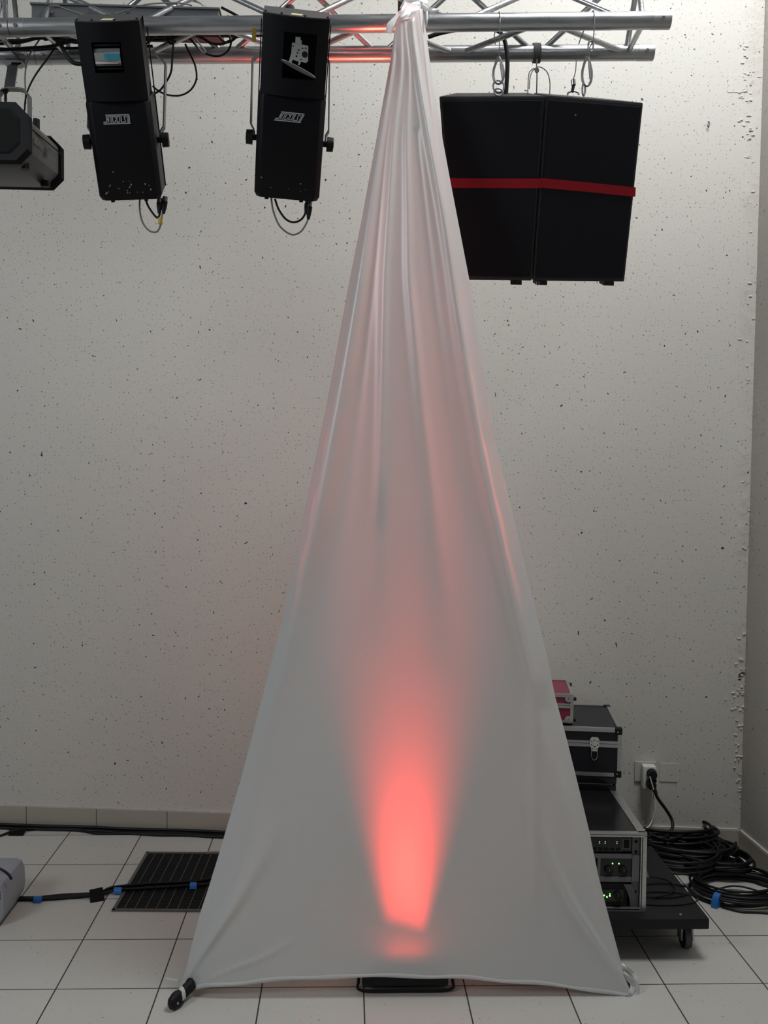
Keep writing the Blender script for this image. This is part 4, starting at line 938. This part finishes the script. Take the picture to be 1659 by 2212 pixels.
bm = BM(); tube(bm, [p+Z_*.003 for p in ellipse_loop(c0, .095, .055, .1, 0)], .0024, 6, True); tube(bm, [p+Z_*.007 for p in ellipse_loop(c2, .095, .075, .5, 0)], .0024, 6, True); tube(bm, [p+Z_*.0026 for p in ellipse_loop(c0+Vector((-.02, -.06, 0)), .12, .05, 0, 0)], .0022, 6, True)
tag(put('thin_cable_coil', bm, M['ccoil'], smooth=1), 'thin black cable coiled on the dolly board beside the rack', 'cable')

# rack
RW, RD, RH = .56, .50, .252; RR = -.045
rk = thing('rack_case', 'aluminium edged black rack case with green lights, on the dolly', 'rack case', (.952, 3.022, DZ+.001), (0, 0, RR))
t = .012
bm = BM(); box(bm, -RW, 0, 0, RD, 0, t); box(bm, -RW, 0, 0, RD, RH-t, RH); box(bm, -RW, -RW+t, 0, RD, t, RH-t); box(bm, -t, 0, 0, RD, t, RH-t); box(bm, -RW+t, -t, RD-.01, RD, t, RH-t)
put('shell', bm, M['blackgloss'], rk)
bm = BM(); e = .0025; L = .026
for z0_, z1_ in ((-.0005, L), (RH-L+.001, RH+.001)):
    pass
for sx in (0, 1):
    x0_ = -RW if sx == 0 else -L; x1_ = -RW+L if sx == 0 else 0
    for top in (0, 1):
        z = RH if top else 0
        if top: box(bm, x0_, x1_, 0, RD, RH, RH+e)
        xs0 = -RW-e if sx == 0 else 0; box(bm, xs0, xs0+e, 0, RD, (RH-L if top else 0), (RH if top else L))
box(bm, -RW-e, e, -.004, .010, RH-.004, RH+e); box(bm, -RW-e, e, -.004, .006, RH-.012, RH-.006); box(bm, -RW-e, e, -.004, .008, -.0, .005); box(bm, -RW-e, e, -.004, .006, .009, .013)
box(bm, -.010, e, -.004, .008, 0, RH); box(bm, -.016, -.0125, -.003, .006, 0, RH); box(bm, -RW-e, -RW+.010, -.004, .008, 0, RH)
put('edge_trim', bm, M['alu2'], rk, bevel=.0008)
put('rack_rail', box(BM(), -.041, -.017, .008, .012, .012, RH-.012), M['grey'], rk)
bm = BM()
for z in (RH-.030, RH-.063, RH-.078, RH-.12, .10, .06): cyl(bm, (-.029, .0078, z), (-.029, .0070, z), .0052, n=14)
put_each('rail_hole', bm, M['hole'], rk)
bm = BM()
for px, py in ((1374, 1741), (1389, 1776), (1395, 1799)):
    pp_ = basis(rk).inverted()@atz(px, py, DZ+RH+.004); cyl(bm, Vector((pp_.x, pp_.y, RH+e)), Vector((pp_.x, pp_.y, RH+e+.0015)), .0022, n=8)
put_each('rivet', bm, M['steel'], rk)
put('catch', hexa(BM(), [(e, .02, .105), (.022, .03, .095), (.018, .06, .095), (e, .06, .095), (e, .02, .135), (.012, .03, .125), (.012, .06, .125), (e, .06, .135)]), M['zinc'], rk, bevel=.002)
def inrack(name, label, z, cat): return thing(name, label, cat, basis(rk)@Vector((-RW/2, .01, z)), (0, 0, RR))
ww0, ww1 = -.235, .237    # local x of units, origin at rack centre
# top unit
un = inrack('power_unit', 'slim black unit with small lights and a rocker switch, topmost in the rack', RH-.066, 'audio unit')
put('chassis', box(BM(), ww0, ww1+.0, .006, .35, .003, .047), M['dark'], un)
put('front_panel', box(BM(), ww0, ww1+.0, .0, .006, .003, .049), M['blackgloss'], un, bevel=.001)
bm = BM()
for i in range(16): x = .195-.0186*i; box(bm, x-.0078, x+.0078, -.0016, 0, .0055, .0145)
put_each('button', bm, M['dark'], un); 
bm = BM()
for i in range(17): x = .2043-.0186*i; box(bm, x-.0008, x+.0008, -.0014, 0, .004, .0165)
box(bm, ww0, .206, -.0014, 0, .0160, .0172); box(bm, ww0, .206, -.0014, 0, .0026, .0038); box(bm, .2055, .2075, -.0014, 0, .003, .048)
put('panel_frame', bm, M['grey'], un)
fr = put('rocker_switch', box(BM(), .2085, .2335, -.003, 0, .010, .046), M['grey'], un, bevel=.001); put('rocker', box(BM(), .2125, .2295, -.006, -.003, .015, .041), M['hole'], fr, bevel=.001)
bm = BM()
for x in (.136, .154, .191):
    for dz in (0, .005): box(bm, x-.0014, x+.0014, -.001, 0, .027+dz, .0295+dz)
put_each('indicator', bm, M['greendim'], un)
# amplifier
am = inrack('amplifier', 'silver framed amplifier with two green lights, in the middle of the rack', .092, 'amplifier')
put('chassis', box(BM(), ww0, ww1-.01, .008, .40, .003, .088), M['dark'], am)
bm = BM(); box(bm, ww0, .238, -.006, .004, .076, .090); box(bm, ww0, .238, -.006, .004, .000, .017); box(bm, .130, .140, -.004, .004, .017, .076); box(bm, .2385, .262, -.008, -.003, .004, .088)
put('bezel', bm, mat('dark_silver', (.17, .175, .18), .4, .5), am, bevel=.001)
put('face', box(BM(), .140, .238, -.001, .006, .017, .076), M['blackgloss'], am)
bm = BM()
for i in range(26): x = .124-.012*i; box(bm, x-.0009, x+.0009, -.003, .002, .019, .074)
box(bm, ww0, .130, -.003, .002, .043, .046); put('vent', bm, M['grey'], am)
for x in (.166, .212):
    kb = put('knob', cyl(BM(), (x, -.001, .036), (x, -.016, .036), .013, .012, n=20), M['dark'], am, smooth=.6); put('knob_mark', box(BM(), x-.0006, x+.0006, -.0166, -.0158, .038, .046), M['logo'], kb)
bm = BM()
for x in (.1785, .1985): cyl(bm, (x, -.001, .058), (x, -.0028, .058), .0021, n=10)
put_each('indicator', bm, M['green'], am)
# lower amp
a2 = inrack('amplifier', 'black amplifier with four clustered green lights, lowest in the rack', .014, 'amplifier')
put('chassis', box(BM(), ww0, ww1-.01, .008, .40, .001, .074), M['dark'], a2)
put('face', box(BM(), ww0, .226, -.004, .008, .001, .074), M['dark'], a2, bevel=.002)
bm = BM(); A = [bm.verts.new(p) for p in ((.212, -.012, .074), (.236, -.012, .074), (.247, -.010, .056), (.252, -.009, .034), (.254, -.008, .001), (.236, -.008, .001), (.232, -.009, .028), (.224, -.011, .052))]
bm.faces.new(A); bmesh.ops.solidify(bm, geom=bm.faces[:], thickness=.010); put('handle', bm, M['grey'], a2, bevel=.001)
put('display', box(BM(), .140, .214, -.006, -.004, .014, .054), M['blackgloss'], a2, bevel=.001)
kb = put('knob', cyl(BM(), (.196, -.006, .034), (.196, -.020, .034), .0130, .0120, n=20), M['dark'], a2, smooth=.6); put('knob_mark', box(BM(), .1956, .1964, -.0206, -.0198, .036, .045), M['logo'], kb)
bm = BM()
for x, z, r in ((.153, .035, .0024), (.162, .030, .0024), (.171, .034, .0024), (.171, .040, .0017)): cyl(bm, (x, -.0061, z), (x, -.0080, z), r, n=10)
put_each('indicator', bm, M['green'], a2)

# generic flight case (local box, origin at front right bottom)
def case(name, label, cat, loc, rz, w, d, h, lid, panel, L, corner, th=.004):
    r = thing(name, label, cat, loc, (0, 0, rz)); b = .0015
    put('body', box(BM(), -w+b, -b, b, d-b, b, h-lid-.0006), panel, r, bevel=.002)
    put('lid', box(BM(), -w+b, -b, b, d-b, h-lid+.0006, h-b), panel, r, bevel=.002)
    bm = BM(); e = .0012
    def ang(x0, x1, y0, y1, z0, z1): box(bm, x0, x1, y0, y1, z0, z1)
    for z0, z1 in ((0, L), (h-L, h)):
        ang(-w, 0, -e, b, z0, z1); ang(-b, e, 0, d, z0, z1); ang(-w-e, -w+b, 0, d, z0, z1); ang(-w, 0, d-b, d+e, z0, z1)
    for z0, z1 in ((h-e, h+e),):
        ang(-w, 0, 0, L, z0, z1); ang(-w, 0, d-L, d, z0, z1); ang(-w, -w+L, L, d-L, z0, z1); ang(-L, 0, L, d-L, z0, z1)
    for x0, x1 in ((-w, -w+L), (-L, 0)): ang(x0, x1, -e, b, L, h-L); ang(x0, x1, d-b, d+e, L, h-L)
    for y0, y1 in ((0, L), (d-L, d)): ang(-b, e, y0, y1, L, h-L)
    zb = h-lid; ang(-w, 0, -e*1.6, b, zb-L*.95, zb-.0006); ang(-w, 0, -e*1.6, b, zb+.0006, zb+L*.75); ang(-b, e*1.6, 0, d, zb-L*.95, zb-.0006); ang(-b, e*1.6, 0, d, zb+.0006, zb+L*.75)
    put('edge_profile', bm, M['alu2'], r, bevel=.0005)
    return r
ac = case('equipment_case', 'black case with aluminium edges and chrome latch, under the red case', 'case', (.978, 3.412, .447), -.135, .36, .345, .172, .055, M['blackpanel'], .013, 0)
cs = .024
for x in (0, -.36):
    for y in (0, .345):
        for z in (0, .172):
            sx = 1 if x == 0 else -1; sy = -1 if y == 0 else 1; sz = -1 if z == 0 else 1
            bm = BM(); box(bm, min(x+sx*.003, x-sx*cs), max(x+sx*.003, x-sx*cs), min(y+sy*.003, y-sy*cs), max(y+sy*.003, y-sy*cs), min(z+sz*.003, z-sz*cs*.9), max(z+sz*.003, z-sz*cs*.9))
            cp = put('corner_cap', bm, M['dark'], ac, bevel=.005)
            if y == 0: put('rivet', cyl(BM(), (x-sx*.013, -.0028, z-sz*.011), (x-sx*.013, -.0045, z-sz*.011), .0022, n=8), M['steel'], cp)
lt = BM(); lx = -.094; lz = .112
prism(lt, [(-.016, .022), (-.010, .030), (.010, .030), (.016, .022), (.017, -.002), (.013, -.010), (-.013, -.010), (-.017, -.002)], .003, Vector((lx, -.0035, lz)), X_, Z_, -Y_)
la = put('latch', lt, M['steel'], ac, bevel=.001)
bm = BM(); box(bm, lx-.0055, lx+.0055, -.012, -.006, lz-.020, lz+.018); prism(bm, [(-.013, 0), (-.011, -.022), (.011, -.022), (.013, 0)], .004, Vector((lx, -.0035, lz)), X_, Z_, -Y_)
box(bm, lx-.009, lx+.009, -.014, -.009, lz-.020, lz-.012); put('latch_hasp', bm, M['steel'], la, bevel=.001)
put('keyhole', cyl(BM(), (lx, -.0121, lz-.003), (lx, -.0128, lz-.003), .003, n=10), M['hole'], la)
bm = BM()
for dx in (-.011, .011):
    for dz in (.014, .002): cyl(bm, (lx+dx, -.0064, lz+dz), (lx+dx, -.0078, lz+dz), .0018, n=8)
put_each('rivet', bm, M['dark'], la)
put('latch_ring', tube(BM(), smooth_path([(lx-.010, -.006, lz-.018), (lx-.010, -.006, lz-.040), (lx-.006, -.006, lz-.050), (lx, -.006, lz-.053), (lx+.006, -.006, lz-.050), (lx+.010, -.006, lz-.040), (lx+.010, -.006, lz-.018)], 5), .0010, 6), M['steel'], la)
# black soft edged case under it
bc = thing('carry_case', 'plain glossy black case squeezed between the rack and the aluminium edged case', 'case', (.965, 3.418, .393), (0, 0, -.135))
put('body', box(BM(), -.345, 0, 0, .33, .0, .024), M['blackgloss'], bc, bevel=.006, smooth=.5); put('lid', box(BM(), -.347, .001, -.002, .33, .026, .0525), M['blackgloss'], bc, bevel=.006, smooth=.5)
put('seam_strip', box(BM(), -.30, -.012, -.0035, .0, .0245, .0262), M['grey'], bc)
# red case
tz = .447+.172+.0045
rc = case('equipment_case', 'small red case with aluminium edges, topmost of the stack by the cone', 'case', (.817, 3.470, tz), -.14, .23, .24, .104, .040, M['redpanel'], .010, 0)
for z in (.014, .090):
    bm = BM(); cyl(bm, (-.016, -.001, z), (-.016, -.004, z), .0135, n=20); cp = put('corner_disc', bm, M['alu2'], rc, smooth=.6); put('rivet', cyl(BM(), (-.016, -.004, z), (-.016, -.0055, z), .0028, n=8), M['zinc'], cp)
for y, z in ((.006, .088), (.20, .096), (.008, .012)): put('bumper', cyl(BM(), (.001, y, z), (.011, y, z), .007, n=12), M['rubber'], rc, smooth=.6)

# ---------------------------------------------------------------- wall socket and plugs
a, b = wallpt(1371, 1686), wallpt(1416, 1645)
so = thing('wall_socket', 'cream double wall socket low on the back wall', 'socket', CB+WD*((a+b)/2-CB).dot(WD)+Z_*((a.z+b.z)/2), (0, 0, WA))
put('plate', box(BM(), -.042, .042, -.008, -.0004, -.040, .040), M['offwhite'], so, bevel=.002)
ad = thing('socket_adapter', 'chunky white plug adapter pushed into the wall socket', 'adapter', basis(so)@Vector((.008, -.008, -.004)), (0, 0, WA))
put('body', box(BM(), -.026, .026, -.046, -.0005, -.052, .038), M['white'], ad, bevel=.008, smooth=.5)
p1 = thing('power_plug', 'upper round black plug in the white adapter, with white lead', 'plug', basis(ad)@Vector((.006, -.047, .012)), (0, 0, WA))
put('body', cyl(BM(), (0, 0, 0), (0, -.028, 0), .0205, .017, n=24), M['rubber'], p1, smooth=.5, bevel=0)
put('collar', tube(BM(), [Vector((.008, -.014, -.016)), Vector((.014, -.016, -.030))], [.008, .005], 12), M['rubber'], p1)
p2 = thing('power_plug', 'lower round black plug in the white adapter, with thick black lead', 'plug', basis(ad)@Vector((.004, -.047, -.030)), (0, 0, WA))
put('body', cyl(BM(), (0, 0, 0), (0, -.028, 0), .0205, .017, n=24), M['rubber'], p2, smooth=.5)
put('collar', tube(BM(), [Vector((.008, -.014, -.012)), Vector((.020, -.014, -.034))], [.010, .006], 12), M['rubber'], p2)
YW = 3.80
cable('white_lead', [at(1404, 1678, YW), at(1408, 1692, YW), at(1413, 1712, YW), at(1416, 1732, YW), at(1414, 1755, YW), at(1408, 1775, YW), at(1398, 1788, YW-.02), at(1380, 1800, YW-.05)], .0026, M['white'], 'thin white lead dropping from the upper plug behind the rack')
cable('thin_lead', [at(1413, 1712, YW+.01), at(1410, 1735, YW+.01), at(1413, 1755, YW+.01), at(1410, 1775, YW+.01), at(1406, 1788, YW)], .0014, M['cgrey'], 'thin grey lead twisting beside the white lead')
cable('power_cable', [at(1412, 1706, YW), at(1422, 1726, YW), at(1438, 1748, YW), at(1450, 1768, YW-.01), at(1453, 1785, YW-.03), at(1445, 1802, YW-.06), at(1430, 1815, YW-.10)], .0062, M['ccoil'], 'thick black cable bending from the lower plug down to the cable pile')

# ---------------------------------------------------------------- pile of coiled cables
def coil(c, rx, ry, rot, turns, r, z0, rise, seed, label, name='cable_coil', jit=.05, tilt=(0, 0)):
    rnd = random.Random(seed); pts = []; n = 14
    offs = [(rnd.uniform(-.016, .016), rnd.uniform(-.016, .016), 1+rnd.uniform(-.14, .10)) for _ in range(turns+2)]
    for i in range(turns*n+1):
        k = i/n; j = int(k); f_ = k-j; o = [offs[j][q]*(1-f_)+offs[j+1][q]*f_ for q in range(3)]; a = 2*PI*k
        x = rx*o[2]*math.cos(a)+o[0]; y = ry*o[2]*math.sin(a)+o[1]
        z = z0+r+rise*k/turns+.004*math.sin(a*1.3+j)+.004
        z = max(z+tilt[0]*x+tilt[1]*y, r+.0008)
        q = Matrix.Rotation(rot, 3, 'Z')@Vector((x, y, 0)); pts.append(Vector((c.x+q.x, c.y+q.y, z)))
    return tag(put(name, tube(BM(), smooth_path(pts, 3), r, 7), M['ccoil'], smooth=1), label, 'cable coil', None)
C1 = atz(1592, 1930, 0); C2 = atz(1500, 1880, 0); C3 = atz(1440, 1850, 0); C4 = atz(1545, 1885, 0)
coil(C1+Vector((.005, -.01, 0)), .165, .125, 0, 6, .0055, 0, .030, 1, 'round coil of black cable at the right, blue tape on its near side')
coil(C1+Vector((.0, .02, 0)), .155, .135, .3, 4, .0045, .012, .035, 2, 'thinner black cable coil lying on the blue taped coil')
coil(C4+Vector((-.01, .02, 0)), .145, .110, -.5, 6, .0060, .010, .050, 3, 'black cable coil between the dolly and the blue taped coil')
coil(C2+Vector((-.02, .06, 0)), .175, .100, -.25, 7, .0062, .015, .070, 4, 'thick black cable coil piled against the back skirting')
coil(C3+Vector((.02, .03, 0)), .19, .11, -.15, 8, .0062, .02, .095, 5, 'tallest black cable coil, heaped just behind the rack')
coil(C2+Vector((-.08, -.02, 0)), .15, .13, .2, 5, .0050, .04, .05, 6, 'loose black cable coil spilling toward the dolly corner')
coil(C3+Vector((.08, -.03, 0)), .13, .12, .4, 6, .0055, .0, .06, 7, 'black cable coil low under the heap, between rack and tape')
coil(C4+Vector((-.06, .06, 0)), .11, .09, .1, 6, .0058, .02, .06, 8, 'tight black cable coil in the middle of the heap')
def fl(l, r, label, m_='ccoil'): return floor_cable(l, r, label, m_=m_)
fl([(1370, 1850, .06), (1400, 1849, .08), (1440, 1848, .085), (1480, 1850, .08), (1520, 1858, .055), (1560, 1868, .03), (1600, 1890, .004), (1640, 1912), (1700, 1925)], .0075, 'thick black cable forming the outer upper edge of the cable pile')
fl([(1400, 1868, .12), (1440, 1872, .10), (1490, 1862, .11), (1520, 1855, .085), (1530, 1870, .06)], .005, 'black cable crossing over the top of the cable pile')
fl([(1540, 1940), (1570, 1938, .012), (1610, 1945, .010), (1640, 1942, .012), (1680, 1938)], .0055, 'black cable crossing the middle of the round coil')
fl([(1530, 1930), (1580, 1922, .01), (1625, 1930, .012), (1660, 1945, .01), (1700, 1960)], .0035, 'thin black cable crossing high in the round coil')
fl([(1560, 1962), (1600, 1972), (1640, 1974), (1700, 1979)], .0040, 'black cable tail leaving the pile at the bottom right')
tp = atz(1550, 1957, 0); n = 12; rd = (tp-C1); rd.z = 0; rd.normalize(); td = Vector((-rd.y, rd.x, 0)); bm = BM(); A = []
for s_ in (-1, 1): A.append([bm.verts.new(tp+td*s_*.011+rd*(.028*math.cos(PI*i/n))+Z_*(.0008+.046*math.sin(PI*i/n))) for i in range(n+1)])
for i in range(n): bm.faces.new((A[0][i], A[0][i+1], A[1][i+1], A[1][i]))
bm.faces.new(A[0]); bm.faces.new(A[1][::-1]); tag(put('blue_tape', bm, M['blue'], smooth=1), 'blue tape band round the coiled cable at the right', 'tape')

# things that repeat share a group
for o in list(COL.objects):
    if o.parent is not None or 'category' not in o or 'group' in o: continue
    k = o.name.split('.')[0]
    g = {'cable_coil': 'coiled black cables heaped at the right', 'loudspeaker': 'hanging loudspeakers under one strap', 'carabiner': 'carabiners above the speakers', 'suspension_wire': 'thin wires over the front truss tube',
         'chain_link': 'chain links at the right carabiner', 'steel_ring': 'steel rings under the left carabiner', 'equipment_case': 'stacked aluminium edged cases', 'amplifier': 'amplifiers in the rack', 'power_plug': 'plugs in the white adapter',
         'truss': 'truss sections', 'gaffer_tape': 'black tape patches on the floor', 'signal_cable': 'short cables under the scanner lights'}.get(k)
    if k == 'blue_tape': g = 'blue tape bands on the floor cables'
    if k == 'cable': g = 'cables strung through the truss' if (o.bound_box[0][2] > 1.5) else 'black cables lying on the floor'
    if g: o['group'] = g
